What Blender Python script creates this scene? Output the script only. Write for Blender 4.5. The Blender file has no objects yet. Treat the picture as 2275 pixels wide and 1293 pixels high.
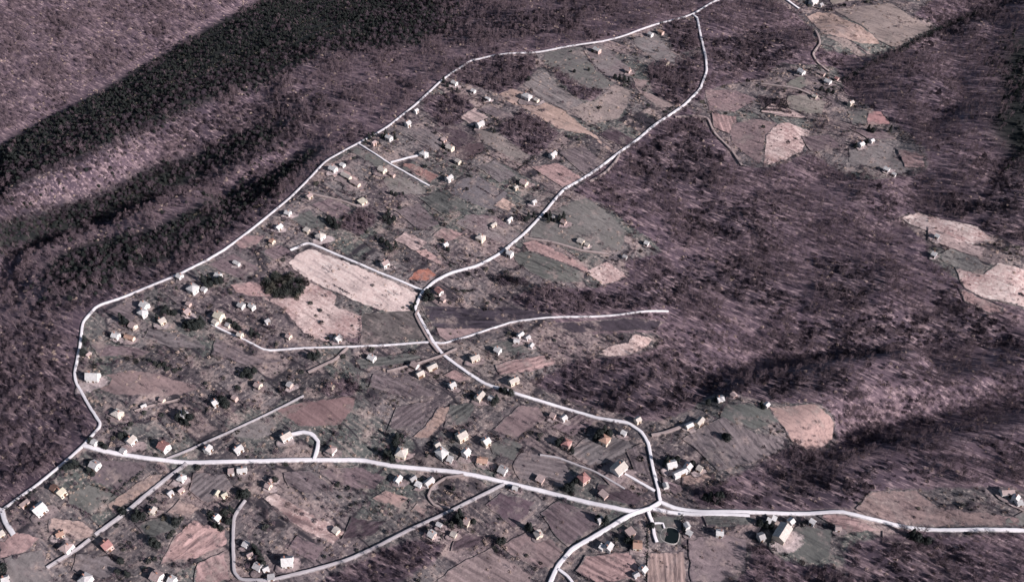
import bpy, bmesh, math, random
import numpy as np
from mathutils import Vector, Matrix
from mathutils.geometry import delaunay_2d_cdt

random.seed(7)
rng = np.random.default_rng(7)
S = bpy.context.scene
COL = S.collection

# ------------------------------------------------------------------ camera
PW, PH = 2275.0, 1293.0
HC = 370.0
PITCH = math.radians(45.0)
FOV = math.radians(60.0)
FPX = PW / 2 / math.tan(FOV / 2)
cam_d = bpy.data.cameras.new("camera")
cam = bpy.data.objects.new("camera", cam_d)
COL.objects.link(cam)
cam.location = (0, 0, HC)
cam.rotation_euler = (math.pi / 2 - PITCH, 0, 0)
cam_d.sensor_fit = 'HORIZONTAL'
cam_d.angle = FOV
cam_d.clip_start = 1.0
cam_d.clip_end = 30000
S.camera = cam

# ------------------------------------------------------------------ light
SUN_EL = math.radians(28)
SUN_AZ = Vector((0.86, -0.51))          # towards the sun, on the ground
w = bpy.data.worlds.new("World")
S.world = w
w.use_nodes = True
wn = w.node_tree
bg = wn.nodes['Background']
sky = wn.nodes.new('ShaderNodeTexSky')
sky.sky_type = 'NISHITA'
sky.sun_disc = False
sky.sun_elevation = SUN_EL
sky.sun_rotation = math.atan2(SUN_AZ.x, SUN_AZ.y)
wn.links.new(sky.outputs[0], bg.inputs[0])
bg.inputs[1].default_value = 0.055
ld = bpy.data.lights.new("sun", 'SUN')
ld.energy = 5.0
ld.angle = math.radians(0.5)
ld.color = (1.0, 0.945, 0.945)
lo = bpy.data.objects.new("sun", ld)
COL.objects.link(lo)
sv = Vector((SUN_AZ.x * math.cos(SUN_EL), SUN_AZ.y * math.cos(SUN_EL), math.sin(SUN_EL)))
lo.rotation_euler = (-sv).to_track_quat('-Z', 'Y').to_euler()
S.view_settings.view_transform = 'Standard'
S.view_settings.look = 'None'
S.view_settings.exposure = 0.56
S.view_settings.gamma = 1.0
S.cycles.max_bounces = 4
S.cycles.diffuse_bounces = 2
S.cycles.transparent_max_bounces = 4

# ------------------------------------------------------------------ where a picture point lies in the place
def ray(px, py):
    px = np.asarray(px, float); py = np.asarray(py, float)
    x = (px - PW / 2) / FPX; y = -(py - PH / 2) / FPX
    cp, sp = math.cos(PITCH), math.sin(PITCH)
    return np.stack([x, cp + y * sp, -sp + y * cp], -1)

def at_height(px, py, z):
    d = ray(px, py)
    t = (np.asarray(z, float) - HC) / d[..., 2]
    return d[..., 0] * t, d[..., 1] * t

def project(x, y, z):
    cp, sp = math.cos(PITCH), math.sin(PITCH)
    dz = z - HC
    dep = y * cp - dz * sp
    up = y * sp + dz * cp
    return PW / 2 + FPX * x / dep, PH / 2 - FPX * up / dep, dep

def inpoly(poly, x, y):
    p = np.asarray(poly, float)
    x = np.asarray(x, float); y = np.asarray(y, float)
    r = np.zeros(x.shape, bool)
    j = len(p) - 1
    for i in range(len(p)):
        xi, yi = p[i]; xj, yj = p[j]
        if yi != yj:
            c = ((yi > y) != (yj > y)) & (x < (xj - xi) * (y - yi) / (yj - yi) + xi)
            r ^= c
        j = i
    return r

# ------------------------------------------------------------------ terrain: ridge, valley and plateau lines (picture x, y, height in metres)
LINES = [
    # floor of the big valley, upper left, and its near rim
    [(-160, 400, -62), (0, 318, -60), (105, 262, -60), (233, 196, -60), (335, 136, -60), (460, 60, -60), (560, 12, -60), (680, -50, -60)],
    [(-160, 520, -14), (0, 436, -10), (140, 368, -8), (300, 282, -6), (450, 214, -4), (600, 165, -2), (720, 122, -1), (800, 104, -1), (880, 98, 0), (1000, 92, 1), (1130, 66, 2), (1280, 40, 3), (1440, -30, 4)],
    # far hillside
    [(-160, 120, -34), (0, 0, -30), (200, -80, -26), (420, -160, -24)],
    # the second, small gully
    [(-60, 650, -18), (40, 612, -24), (112, 583, -28), (200, 541, -29), (330, 509, -28), (470, 437, -22), (580, 396, -13), (660, 345, -4)],
    [(-60, 512, -28), (0, 490, -29), (100, 462, -30), (220, 432, -30), (330, 372, -28), (440, 342, -22), (590, 272, -10)],
    [(-60, 720, 4), (60, 690, 5), (140, 648, 6), (235, 598, 6), (360, 566, 6), (500, 492, 6), (620, 428, 6), (720, 350, 6)],
    [(-60, 590, -8), (60, 556, -8), (180, 508, -7), (310, 455, -6), (440, 403, -5), (550, 350, -3), (650, 290, -1)],
    # the woodland edge road on its ridge
    [(1600, 0, 8), (1540, 32, 8), (1395, 78, 9), (1225, 112, 9), (1045, 136, 9), (975, 185, 9), (865, 280, 9), (725, 358, 9), (640, 445, 9), (560, 510, 9), (455, 582, 9), (305, 648, 9), (217, 680, 9), (178, 770, 8), (168, 850, 7), (226, 948, 6), (186, 990, 5), (80, 1080, 4), (8, 1135, 3)],
    # middle road
    [(1556, 80, 8), (1568, 130, 8), (1520, 235, 6), (1390, 330, 4), (1255, 420, 3), (1165, 520, 2), (1060, 592, 2), (940, 650, 2), (935, 715, 1), (985, 790, 1), (1080, 857, 1), (1270, 912, 0), (1395, 940, 0), (1440, 985, 0), (1465, 1115, 0)],
    # main street
    [(330, 1020, 4), (560, 1025, 2), (800, 1022, 1), (1080, 1062, 0), (1320, 1122, 0)],
    [(1660, 1140, 0), (1865, 1137, 0), (2005, 1172, -1), (2275, 1182, -1), (2500, 1185, -1)],
    # gullies in the right hand woods
    [(1500, 905, -2), (1570, 868, -12), (1700, 843, -21), (1850, 823, -22), (2050, 795, -20), (2300, 760, -12)],
    [(1540, 930, 0), (1600, 905, -1), (1720, 895, -1), (1880, 872, -1), (2080, 848, -2), (2300, 820, -2)],
    [(1755, 1030, -3), (1800, 1014, -10), (1870, 980, -18), (1960, 955, -20), (2100, 925, -19), (2300, 890, -12)],
    [(1700, 1070, 0), (1820, 1046, -1), (1920, 1016, -2), (2060, 980, -2), (2300, 935, -2)],
    [(1650, 830, -6), (1850, 790, -4), (2050, 755, -2)],
    [(1450, 640, -6), (1650, 560, -10), (1850, 560, -8), (1990, 600, -6)],
    [(1600, 700, -12), (1800, 690, -10), (1950, 690, -7)],
    [(2275, 600, 2), (2100, 500, 2), (2010, 480, 0)],
]
POINTS = [(1700, 100, 8), (1950, 60, 10), (2200, 30, 14), (2275, -60, 20), (1900, 170, 4), (2100, 60, 6), (2100, 200, 10), (2275, 300, 18), (2275, 480, 8),
          (1800, 170, 4), (1950, 330, 3), (1750, 300, 2), (2060, 400, 2), (1700, 430, -2), (1900, 450, 0), (1500, 380, 0), (1350, 500, 0), (1400, 720, -3),
          (1200, 690, 0), (1300, 830, -2), (100, 800, 6), (20, 900, 4), (60, 1000, 2), (-80, 900, 0), (-80, 1130, 0), (0, 1300, 0), (500, 1300, -2), (1000, 1300, -3), (1500, 1300, -2), (2000, 1300, -2), (2300, 1300, -3),
          (500, 760, 6), (600, 640, 6), (800, 660, 5), (400, 850, 5), (700, 900, 3), (900, 900, 2), (700, 450, 8), (900, 400, 7), (1100, 350, 6), (1000, 500, 5), (1250, 200, 8), (1300, 300, 6), (1450, 150, 8),
          (1620, 1000, 0), (1660, 960, 0), (1800, 940, -1), (2200, 1060, -1), (2000, 1110, -1), 
          (650, 250, 1), (1000, -10, -26), (1200, -30, -12), (850, 200, 6), (750, 260, 5)]

def vnoise(x, y, sc, seed):
    r = np.random.default_rng(seed)
    out = np.zeros(np.shape(x))
    for k in range(7):
        a = r.uniform(0, math.pi * 2); wl = sc * r.uniform(0.6, 1.6)
        out += np.sin((np.cos(a) * x + np.sin(a) * y) * 2 * math.pi / wl + r.uniform(0, 6.28))
    return out / 7 ** 0.5 / 0.75

fine = 2.5
def axis(lo_, hi_, far_lo, far_hi):
    a = list(np.arange(lo_, hi_ + .1, fine))
    st = fine; p = hi_; up = []
    while p < far_hi:
        st *= 1.35; p += st; up.append(p)
    st = fine; p = lo_; dn = []
    while p > far_lo:
        st *= 1.35; p -= st; dn.append(p)
    return np.array(dn[::-1] + a + up)
GX = axis(-600, 600, -7000, 7000)
GY = axis(110, 960, -6000, 9000)

vs, zs, es = [], [], []
for ln in LINES:
    for i, (px, py, z) in enumerate(ln):
        X, Y = at_height(px, py, z)
        vs.append(Vector((float(X), float(Y)))); zs.append(z)
        if i: es.append((len(vs) - 2, len(vs) - 1))
for px, py, z in POINTS:
    X, Y = at_height(px, py, z)
    vs.append(Vector((float(X), float(Y)))); zs.append(z)
for X, Y, z in [(-9000, -9000, -5), (9000, -9000, -5), (9000, 12000, 40), (-9000, 12000, 40), (0, -500, -5), (-1200, 300, 0), (1200, 300, 0), (-1200, 1100, 30), (0, 1100, 0), (500, 1100, 25), (1200, 1000, 25), (-500, 900, 14)]:
    vs.append(Vector((X, Y))); zs.append(z)
ov, oe, of, iv, ie, if_ = delaunay_2d_cdt(vs, es, [], 0, 1e-4)
oz = []
for k, src in enumerate(iv):
    if src: oz.append(zs[src[0]])
    else:
        d = [((ov[k] - v).length, z) for v, z in zip(vs, zs)]
        d.sort(); oz.append(d[0][1])
GZ = np.zeros((len(GY), len(GX)))
for tri in of:
    A, B, C_ = (ov[i] for i in tri)
    x0, x1 = min(A.x, B.x, C_.x), max(A.x, B.x, C_.x)
    y0, y1 = min(A.y, B.y, C_.y), max(A.y, B.y, C_.y)
    i0, i1 = np.searchsorted(GX, x0), np.searchsorted(GX, x1, 'right')
    j0, j1 = np.searchsorted(GY, y0), np.searchsorted(GY, y1, 'right')
    if i1 <= i0 or j1 <= j0: continue
    xx, yy = np.meshgrid(GX[i0:i1], GY[j0:j1])
    den = (B.y - C_.y) * (A.x - C_.x) + (C_.x - B.x) * (A.y - C_.y)
    if abs(den) < 1e-9: continue
    l1 = ((B.y - C_.y) * (xx - C_.x) + (C_.x - B.x) * (yy - C_.y)) / den
    l2 = ((C_.y - A.y) * (xx - C_.x) + (A.x - C_.x) * (yy - C_.y)) / den
    l3 = 1 - l1 - l2
    m = (l1 > -1e-6) & (l2 > -1e-6) & (l3 > -1e-6)
    zz = l1 * oz[tri[0]] + l2 * oz[tri[1]] + l3 * oz[tri[2]]
    GZ[j0:j1, i0:i1][m] = zz[m]
for _ in range(7):
    P = np.pad(GZ, 1, mode='edge'); GZ = (P[:-2, 1:-1] + 2 * P[1:-1, 1:-1] + P[2:, 1:-1]) / 4
    P = np.pad(GZ, 1, mode='edge'); GZ = (P[1:-1, :-2] + 2 * P[1:-1, 1:-1] + P[1:-1, 2:]) / 4
MX, MY = np.meshgrid(GX, GY)
GZ = GZ + np.clip((MX - 150) / 80, 0, 1) * np.clip((330 + MX * .1 - np.abs(MY - 480)) / 120, 0, 1) * (2.6 * np.abs(vnoise(MX * .55 + MY * .35, MY - MX * .3, 85, 8)) - 1.4) * np.clip((MY - 300) / 80, 0, 1)
GZ = GZ + 0.55 * vnoise(MX, MY, 70, 3) + 0.16 * vnoise(MX, MY, 26, 4)

def hgt(x, y):
    x = np.asarray(x, float); y = np.asarray(y, float)
    i = np.clip(np.searchsorted(GX, x) - 1, 0, len(GX) - 2)
    j = np.clip(np.searchsorted(GY, y) - 1, 0, len(GY) - 2)
    u = (x - GX[i]) / (GX[i + 1] - GX[i]); v = (y - GY[j]) / (GY[j + 1] - GY[j])
    return (GZ[j, i] * (1 - u) + GZ[j, i + 1] * u) * (1 - v) + (GZ[j + 1, i] * (1 - u) + GZ[j + 1, i + 1] * u) * v

def cast(px, py):
    """picture point -> ground x, y"""
    d = ray(px, py); d = d.reshape(-1, 3)
    t0 = (45 - HC) / d[:, 2]; t1 = (-85 - HC) / d[:, 2]
    lo_, hi_ = t0.copy(), t1.copy(); done = np.zeros(len(d), bool)
    N = 160
    prev = t0
    for k in range(1, N + 1):
        t = t0 + (t1 - t0) * k / N
        b = (HC + d[:, 2] * t) < hgt(d[:, 0] * t, d[:, 1] * t)
        new = b & ~done
        lo_[new] = prev[new]; hi_[new] = t[new]; done |= b
        prev = t
    for _ in range(14):
        m = (lo_ + hi_) / 2
        b = (HC + d[:, 2] * m) < hgt(d[:, 0] * m, d[:, 1] * m)
        hi_ = np.where(b, m, hi_); lo_ = np.where(b, lo_, m)
    return d[:, 0] * hi_, d[:, 1] * hi_

# ------------------------------------------------------------------ helpers
def tag(o, label=None, cat=None, group=None, kind=None):
    if label: o['label'] = label
    if cat: o['category'] = cat
    if group: o['group'] = group
    if kind: o['kind'] = kind
    return o

def link(name, mesh, parent=None, loc=(0, 0, 0), rz=0.0):
    o = bpy.data.objects.new(name, mesh)
    COL.objects.link(o)
    o.location = loc
    o.rotation_euler = (0, 0, rz)
    if parent: o.parent = parent
    return o

def mesh_of(name, v, f, mats, mi=None, smooth=False):
    me = bpy.data.meshes.new(name)
    me.from_pydata([tuple(map(float, p)) for p in v], [], f)
    for m in (mats if isinstance(mats, (list, tuple)) else [mats]): me.materials.append(m)
    if mi is not None: me.polygons.foreach_set('material_index', mi)
    if smooth: me.polygons.foreach_set('use_smooth', [True] * len(me.polygons))
    me.update()
    return me

class MB:
    def __init__(s): s.v, s.f, s.m = [], [], []
    def quad(s, a, b, c, d, m=0):
        n = len(s.v); s.v += [a, b, c, d]; s.f.append((n, n + 1, n + 2, n + 3)); s.m.append(m)
    def tri(s, a, b, c, m=0):
        n = len(s.v); s.v += [a, b, c]; s.f.append((n, n + 1, n + 2)); s.m.append(m)
    def box(s, x0, x1, y0, y1, z0, z1, m=0):
        n = len(s.v)
        s.v += [(x0, y0, z0), (x1, y0, z0), (x1, y1, z0), (x0, y1, z0), (x0, y0, z1), (x1, y0, z1), (x1, y1, z1), (x0, y1, z1)]
        for q in ((3, 2, 1, 0), (4, 5, 6, 7), (0, 1, 5, 4), (1, 2, 6, 5), (2, 3, 7, 6), (3, 0, 4, 7)):
            s.f.append(tuple(n + k for k in q)); s.m.append(m)
    def tube(s, p0, p1, r0, r1, k=5, m=0, cap=False):
        p0, p1 = Vector(p0), Vector(p1)
        d = (p1 - p0).normalized()
        a = d.orthogonal().normalized(); b = d.cross(a)
        n = len(s.v)
        for p, r in ((p0, r0), (p1, r1)):
            for i in range(k):
                t = 2 * math.pi * i / k
                s.v.append(tuple(p + (a * math.cos(t) + b * math.sin(t)) * r))
        for i in range(k):
            j = (i + 1) % k
            s.f.append((n + i, n + j, n + k + j, n + k + i)); s.m.append(m)
        if cap: s.f.append(tuple(n + k + i for i in range(k))); s.m.append(m)
    def mesh(s, name, mats): return mesh_of(name, s.v, s.f, mats, s.m)

# ------------------------------------------------------------------ materials
def newmat(name, rough=0.9, spec=0.15):
    m = bpy.data.materials.new(name); m.use_nodes = True
    nt = m.node_tree; b = nt.nodes['Principled BSDF']
    b.inputs['Roughness'].default_value = rough
    b.inputs['Specular IOR Level'].default_value = spec
    return m, nt, b

def N(nt, t, **kw):
    n = nt.nodes.new(t)
    for k, v in kw.items(): setattr(n, k, v)
    return n

def noise(nt, vec, scale, detail=3, rough=.55, dist=0.0):
    n = N(nt, 'ShaderNodeTexNoise')
    n.inputs['Scale'].default_value = scale; n.inputs['Detail'].default_value = detail
    n.inputs['Roughness'].default_value = rough; n.inputs['Distortion'].default_value = dist
    nt.links.new(vec, n.inputs['Vector'])
    return n.outputs['Fac']

def remap(nt, val, a, b, c=0.0, d=1.0):
    n = N(nt, 'ShaderNodeMapRange'); n.clamp = True
    n.inputs[1].default_value = a; n.inputs[2].default_value = b; n.inputs[3].default_value = c; n.inputs[4].default_value = d
    nt.links.new(val, n.inputs[0])
    return n.outputs[0]

def mix(nt, fac, a, b, mode='MIX'):
    n = N(nt, 'ShaderNodeMix', data_type='RGBA', blend_type=mode)
    for s_, v in ((0, fac), (6, a), (7, b)):
        if isinstance(v, (int, float)): n.inputs[s_].default_value = v
        elif isinstance(v, tuple): n.inputs[s_].default_value = (*v, 1) if len(v) == 3 else v
        else: nt.links.new(v, n.inputs[s_])
    return n.outputs[2]

def math_(nt, op, a, b=None):
    n = N(nt, 'ShaderNodeMath', operation=op)
    for i, v in enumerate((a, b)):
        if v is None: continue
        if isinstance(v, (int, float)): n.inputs[i].default_value = v
        else: nt.links.new(v, n.inputs[i])
    return n.outputs[0]

def wpos(nt):
    return N(nt, 'ShaderNodeNewGeometry').outputs['Position']

def mapped(nt, vec, rz=0.0, sc=(1, 1, 1)):
    m = N(nt, 'ShaderNodeMapping', vector_type='TEXTURE')
    m.inputs['Rotation'].default_value = (0, 0, rz)
    m.inputs['Scale'].default_value = tuple(1 / max(s, 1e-4) for s in sc)
    nt.links.new(vec, m.inputs['Vector'])
    return m.outputs[0]
# the open rough grass of the village, used by the ground and along every field edge
PLOT = math.atan2(-0.62, 0.78)          # the way the garden plots run
def tint(c): return (c[0] * .92, c[1] * .885, c[2] * .93)
def village_group():
    g = bpy.data.node_groups.new("rough grass", 'ShaderNodeTree')
    g.interface.new_socket('Color', in_out='OUTPUT', socket_type='NodeSocketColor')
    out = N(g, 'NodeGroupOutput')
    p = wpos(g)
    big = noise(g, p, 0.018, 2)
    mid = noise(g, p, 0.10, 4, .6)
    fin = noise(g, p, 0.55, 3, .65)
    vo = N(g, 'ShaderNodeTexVoronoi'); vo.inputs['Scale'].default_value = 1.0
    wob = N(g, 'ShaderNodeTexNoise'); wob.inputs['Scale'].default_value = .05
    g.links.new(p, wob.inputs['Vector'])
    vadd = N(g, 'ShaderNodeVectorMath', operation='MULTIPLY_ADD')
    g.links.new(wob.outputs['Color'], vadd.inputs[0]); vadd.inputs[1].default_value = (5, 5, 0); g.links.new(p, vadd.inputs[2])
    g.links.new(mapped(g, vadd.outputs[0], PLOT, (0.026, 0.055, 0.0)), vo.inputs['Vector'])
    vo.inputs['Randomness'].default_value = .55; vo.distance = 'CHEBYCHEV'
    v2 = N(g, 'ShaderNodeTexVoronoi', feature='F2', distance='CHEBYCHEV'); v2.inputs['Scale'].default_value = 1.0; v2.inputs['Randomness'].default_value = .55
    g.links.new(mapped(g, vadd.outputs[0], PLOT, (0.026, 0.055, 0.0)), v2.inputs['Vector'])
    gap = math_(g, 'SUBTRACT', v2.outputs['Distance'], vo.outputs['Distance'])
    sep = N(g, 'ShaderNodeSeparateColor'); g.links.new(vo.outputs['Color'], sep.inputs[0])
    rows = noise(g, mapped(g, p, PLOT, (0.07, 0.62, 0.0)), 1.0, 3, .6, .4)
    rowx = noise(g, mapped(g, p, PLOT + 1.5, (0.08, 0.55, 0.0)), 1.0, 3, .6, .4)
    c = mix(g, remap(g, sep.outputs[0], .15, .85), (.066, .058, .063), (.168, .146, .148))
    c = mix(g, remap(g, sep.outputs[1], .6, .66, 0, .8), c, (.106, .115, .106))
    c = mix(g, remap(g, sep.outputs[2], .82, .86, 0, .7), c, (.30, .222, .215))
    c = mix(g, remap(g, big, .42, .62, 0, .6), c, (.142, .104, .116))
    rsel = N(g, 'ShaderNodeMix', data_type='FLOAT')
    g.links.new(remap(g, sep.outputs[1], .28, .3), rsel.inputs[0]); g.links.new(rowx, rsel.inputs[2]); g.links.new(rows, rsel.inputs[3])
    rw = rsel.outputs[0]
    c = mix(g, remap(g, rw, .47, .33, 0, .72), c, (.034, .028, .037))
    c = mix(g, remap(g, rw, .55, .70, 0, .62), c, (.34, .255, .235))
    c = mix(g, remap(g, mid, .54, .70, 0, .75), c, (.38, .285, .262))
    c = mix(g, remap(g, mid, .42, .30, 0, .8), c, (.042, .036, .043))
    c = mix(g, remap(g, fin, .46, .35, 0, .8), c, (.036, .030, .038))
    c = mix(g, remap(g, fin, .57, .68, 0, .75), c, (.43, .350, .320))
    c = mix(g, math_(g, 'MULTIPLY', remap(g, gap, .075, .02), remap(g, mid, .58, .46)), c, (.034, .029, .036))
    g.links.new(c, out.inputs[0])
    return g
VG = village_group()

def ground_material():
    m, nt, b = newmat("ground")
    p = wpos(nt)
    gr = N(nt, 'ShaderNodeGroup'); gr.node_tree = VG
    att = N(nt, 'ShaderNodeAttribute'); att.attribute_name = 'open'
    att2 = N(nt, 'ShaderNodeAttribute'); att2.attribute_name = 'green'
    big = noise(nt, p, 0.016, 3)
    sdir = math.atan2(SUN_AZ.y, SUN_AZ.x)
    mid = noise(nt, mapped(nt, p, sdir, (0.06, 0.2, 0.2)), 1.0, 4, .65)
    stk = noise(nt, mapped(nt, p, sdir, (0.13, 0.70, 0.5)), 1.0, 3, .65)  # streaks along the sun line, tree shadows painted into the wood floor
    fin = noise(nt, p, 0.5, 3, .6)
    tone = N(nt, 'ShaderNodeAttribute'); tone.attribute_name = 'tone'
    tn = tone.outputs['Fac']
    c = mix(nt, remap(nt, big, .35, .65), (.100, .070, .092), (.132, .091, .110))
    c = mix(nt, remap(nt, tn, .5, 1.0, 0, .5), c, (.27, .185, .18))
    c = mix(nt, remap(nt, tn, .5, 0.0, 0, .9), c, (.040, .030, .042))  # dark floor tone, with the shade of gullies painted in
    c = mix(nt, remap(nt, mid, .50, .70, 0, .8), c, (.255, .18, .19))
    c = mix(nt, remap(nt, mid, .48, .30, 0, .75), c, (.056, .040, .054))
    c = mix(nt, remap(nt, stk, .54, .66, 0, .85), c, (.345, .25, .262))
    c = mix(nt, remap(nt, stk, .46, .34, 0, .8), c, (.048, .035, .047))
    c = mix(nt, remap(nt, fin, .42, .30, 0, .5), c, (.048, .035, .047))
    gc = mix(nt, remap(nt, mid, .40, .66), (.011, .013, .014), (.042, .042, .038))  # dark green growth, blackened further to paint the slope shade
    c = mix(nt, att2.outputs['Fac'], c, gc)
    ns = noise(nt, p, 0.16, 3, .6)
    k = math_(nt, 'ADD', att.outputs['Fac'], math_(nt, 'MULTIPLY', math_(nt, 'SUBTRACT', ns, .5), .9))
    c = mix(nt, remap(nt, k, .35, .65), c, gr.outputs[0])
    nt.links.new(c, b.inputs['Base Color'])
    bp = N(nt, 'ShaderNodeBump'); bp.inputs['Strength'].default_value = .8; bp.inputs['Distance'].default_value = .35
    nt.links.new(noise(nt, p, 0.9, 4, .7), bp.inputs['Height'])
    nt.links.new(bp.outputs[0], b.inputs['Normal'])
    return m

OPEN = [
    [(1540, 32), (1395, 78), (1225, 112), (1140, 120), (1045, 136), (975, 185), (865, 280), (795, 320), (725, 358), (640, 445), (560, 510), (455, 582), (305, 648), (217, 680), (184, 718), (166, 830), (168, 850), (226, 948), (186, 990), (80, 1080), (-60, 1170), (-60, 1380), (1890, 1380), (1880, 1210), (1990, 1182), (2400, 1195), (2400, 1080), (2060, 1085), (1930, 1092), (1890, 1128), (1620, 1132), (1540, 1122), (1530, 1085), (1600, 1075), (1690, 1030), (1760, 985), (1810, 1012), (1862, 985), (1860, 935), (1820, 893), (1700, 893), (1600, 870), (1560, 890), (1500, 925), (1440, 935), (1400, 925), (1290, 895), (1180, 855), (1200, 838), (1290, 800), (1470, 775), (1462, 735), (1300, 742), (1180, 690), (1130, 660), (1220, 640), (1310, 640), (1405, 612), (1375, 585), (1480, 560), (1440, 530), (1390, 495), (1345, 455), (1270, 425), (1390, 335), (1450, 285), (1530, 235), (1572, 165), (1568, 130), (1556, 80)],
    [(1530, 240), (1600, 190), (1700, 175), (1730, 140), (1860, 150), (1880, 210), (1990, 270), (2060, 340), (2060, 380), (1950, 400), (1880, 390), (1800, 340), (1720, 372), (1640, 370), (1600, 310), (1560, 270)],
    [(1640, -60), (1690, 0), (1740, 10), (1800, 60), (1820, 110), (1960, 132), (2000, 110), (2090, 60), (2030, 30), (2160, -60)],
    [(1990, 480), (2042, 470), (2110, 490), (2200, 520), (2400, 600), (2400, 720), (2190, 665), (2130, 625), (2070, 580), (2050, 530)],
]
WOODED = [  # thickets inside the open land
    [(1435, 150), (1500, 140), (1560, 118), (1566, 150), (1545, 205), (1500, 238), (1450, 205)],
    [(1111, 277), (1158, 247), (1241, 294), (1204, 341), (1178, 347), (1104, 291)],
    [(1217, 150), (1244, 160), (1275, 184), (1308, 200), (1348, 190), (1328, 217), (1308, 227), (1278, 217)],
    [(768, 480), (810, 466), (838, 484), (825, 505), (795, 522), (752, 508)],
    [(1470, 55), (1525, 42), (1548, 60), (1550, 110), (1500, 120)],
    [(1010, 130), (1190, 125), (1180, 170), (1130, 215), (1080, 200), (1000, 175)],
    [(940, 215), (1010, 205), (1055, 235), (1040, 270), (985, 285), (945, 250)],
    [(1200, 640), (1300, 655), (1300, 705), (1180, 690), (1120, 660)],
    [(1000, 1220), (900, 1290), (780, 1320), (640, 1330), (830, 1230), (930, 1190)],
    [(1660, 1265), (1700, 1240), (1870, 1262), (1880, 1340), (1600, 1340)],
    [(1665, 1215), (1715, 1210), (1725, 1262), (1660, 1265)],
    [(700, 880), (745, 842), (800, 850), (790, 878)],
    [(830, 700), (760, 740), (748, 758), (790, 766), (810, 740)],
]
GREEN_SHADE = [  # dark green growth on slopes facing away from the sun, their shade painted in
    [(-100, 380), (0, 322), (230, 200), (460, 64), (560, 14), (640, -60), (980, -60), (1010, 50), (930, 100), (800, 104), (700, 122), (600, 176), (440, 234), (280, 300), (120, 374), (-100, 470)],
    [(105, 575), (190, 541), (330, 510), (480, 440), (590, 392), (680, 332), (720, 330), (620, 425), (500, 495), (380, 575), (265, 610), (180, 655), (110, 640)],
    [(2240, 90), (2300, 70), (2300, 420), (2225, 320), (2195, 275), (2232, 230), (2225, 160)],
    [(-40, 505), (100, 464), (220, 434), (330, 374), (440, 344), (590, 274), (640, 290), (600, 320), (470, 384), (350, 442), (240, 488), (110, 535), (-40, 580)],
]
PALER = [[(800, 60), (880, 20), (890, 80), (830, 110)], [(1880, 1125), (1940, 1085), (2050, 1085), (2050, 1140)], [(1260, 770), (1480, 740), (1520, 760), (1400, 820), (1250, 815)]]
DARKER = [[(1480, 470), (1620, 440), (1720, 500), (1600, 545)], [(1800, 560), (1960, 600), (1910, 690), (1820, 655)], [(2050, 640), (2200, 700), (2300, 790), (2150, 765)], [(-40, 440), (120, 360), (300, 290), (430, 240), (460, 260), (320, 330), (150, 405), (-40, 480)], [(1650, 180), (1720, 165), (1720, 200), (1660, 215)], [(-40, 505), (100, 464), (220, 434), (330, 374), (440, 344), (590, 274), (700, 240), (640, 320), (470, 405), (350, 450), (240, 505), (110, 550), (-40, 590)], [(-40, 400), (120, 320), (300, 235), (450, 170), (600, 115), (720, 90), (900, 80), (900, 100), (720, 140), (600, 180), (440, 235), (290, 300), (130, 375), (-40, 470)], [(200, 560), (340, 520), (480, 450), (600, 400), (640, 420), (520, 520), (400, 600), (200, 690), (60, 700), (100, 640)], [(90, 620), (140, 575), (330, 520), (480, 450), (520, 480), (380, 580), (250, 640), (120, 690)], [(1500, 560), (1640, 590), (1760, 660), (1700, 690), (1560, 640)], [(1700, 760), (1900, 700), (2150, 690), (2250, 720), (2100, 770), (1800, 800)], [(900, 60), (1100, 30), (1300, 20), (1280, 70), (1000, 100)], [(1580, 90), (1700, 60), (1780, 120), (1700, 160), (1590, 160)], [(1230, 640), (1290, 655), (1400, 640), (1480, 600), (1560, 610), (1500, 680), (1330, 690)], [(1560, 870), (1700, 838), (1850, 815), (1920, 850), (1720, 890), (1600, 905)], [(1790, 1020), (1870, 975), (1960, 950), (2000, 980), (1900, 1012), (1810, 1042)], [(1390, 350), (1460, 300), (1550, 280), (1610, 340), (1580, 430), (1440, 430)], [(2090, 545), (2300, 540), (2300, 600), (2200, 590)], [(2090, 420), (2300, 430), (2300, 540), (2180, 510), (2100, 470)], [(1610, 570), (1730, 590), (1710, 670), (1620, 640)], [(1530, 1090), (1610, 1080), (1640, 1128), (1545, 1122)], [(2090, 60), (2200, 0), (2300, 0), (2160, 60), (2020, 130)], [(1180, 850), (1280, 800), (1480, 790), (1620, 850), (1500, 920), (1400, 925), (1280, 890)], [(1660, 1128), (1680, 1060), (1780, 1030), (1900, 1050), (2000, 1010), (1990, 1085), (1900, 1110), (1870, 1128)], [(1890, 1215), (2060, 1200), (2150, 1215), (2140, 1340), (1880, 1340)], [(380, 300), (560, 230), (700, 200), (760, 230), (640, 330), (470, 340)], [(-50, 740), (100, 690), (160, 800), (200, 930), (120, 1030), (-50, 1100)], [(860, 0), (1010, 0), (1020, 70), (920, 95), (840, 110)], [(2200, 400), (2300, 300), (2300, 540), (2200, 470)], [(300, 600), (430, 545), (560, 470), (620, 440), (620, 460), (440, 580)]]  # dark brush and leaf mould zones; gully shade is painted into their floor too
pxg, pyg, _ = project(MX, MY, GZ)
front = (MY > 100)
opn = np.zeros(MX.shape, bool)
for q in OPEN: opn |= inpoly(q, pxg, pyg)
for q in WOODED: opn &= ~inpoly(q, pxg, pyg)
opn &= front
grn = np.zeros(MX.shape, bool)
for q in GREEN_SHADE: grn |= inpoly(q, pxg, pyg)
grn &= front
def soft(m, n):
    a = m.astype(float)
    for _ in range(n):
        P = np.pad(a, 1, mode='edge'); a = (P[:-2, 1:-1] + 2 * P[1:-1, 1:-1] + P[2:, 1:-1]) / 4
        P = np.pad(a, 1, mode='edge'); a = (P[1:-1, :-2] + 2 * P[1:-1, 1:-1] + P[1:-1, 2:]) / 4
    return a

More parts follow.
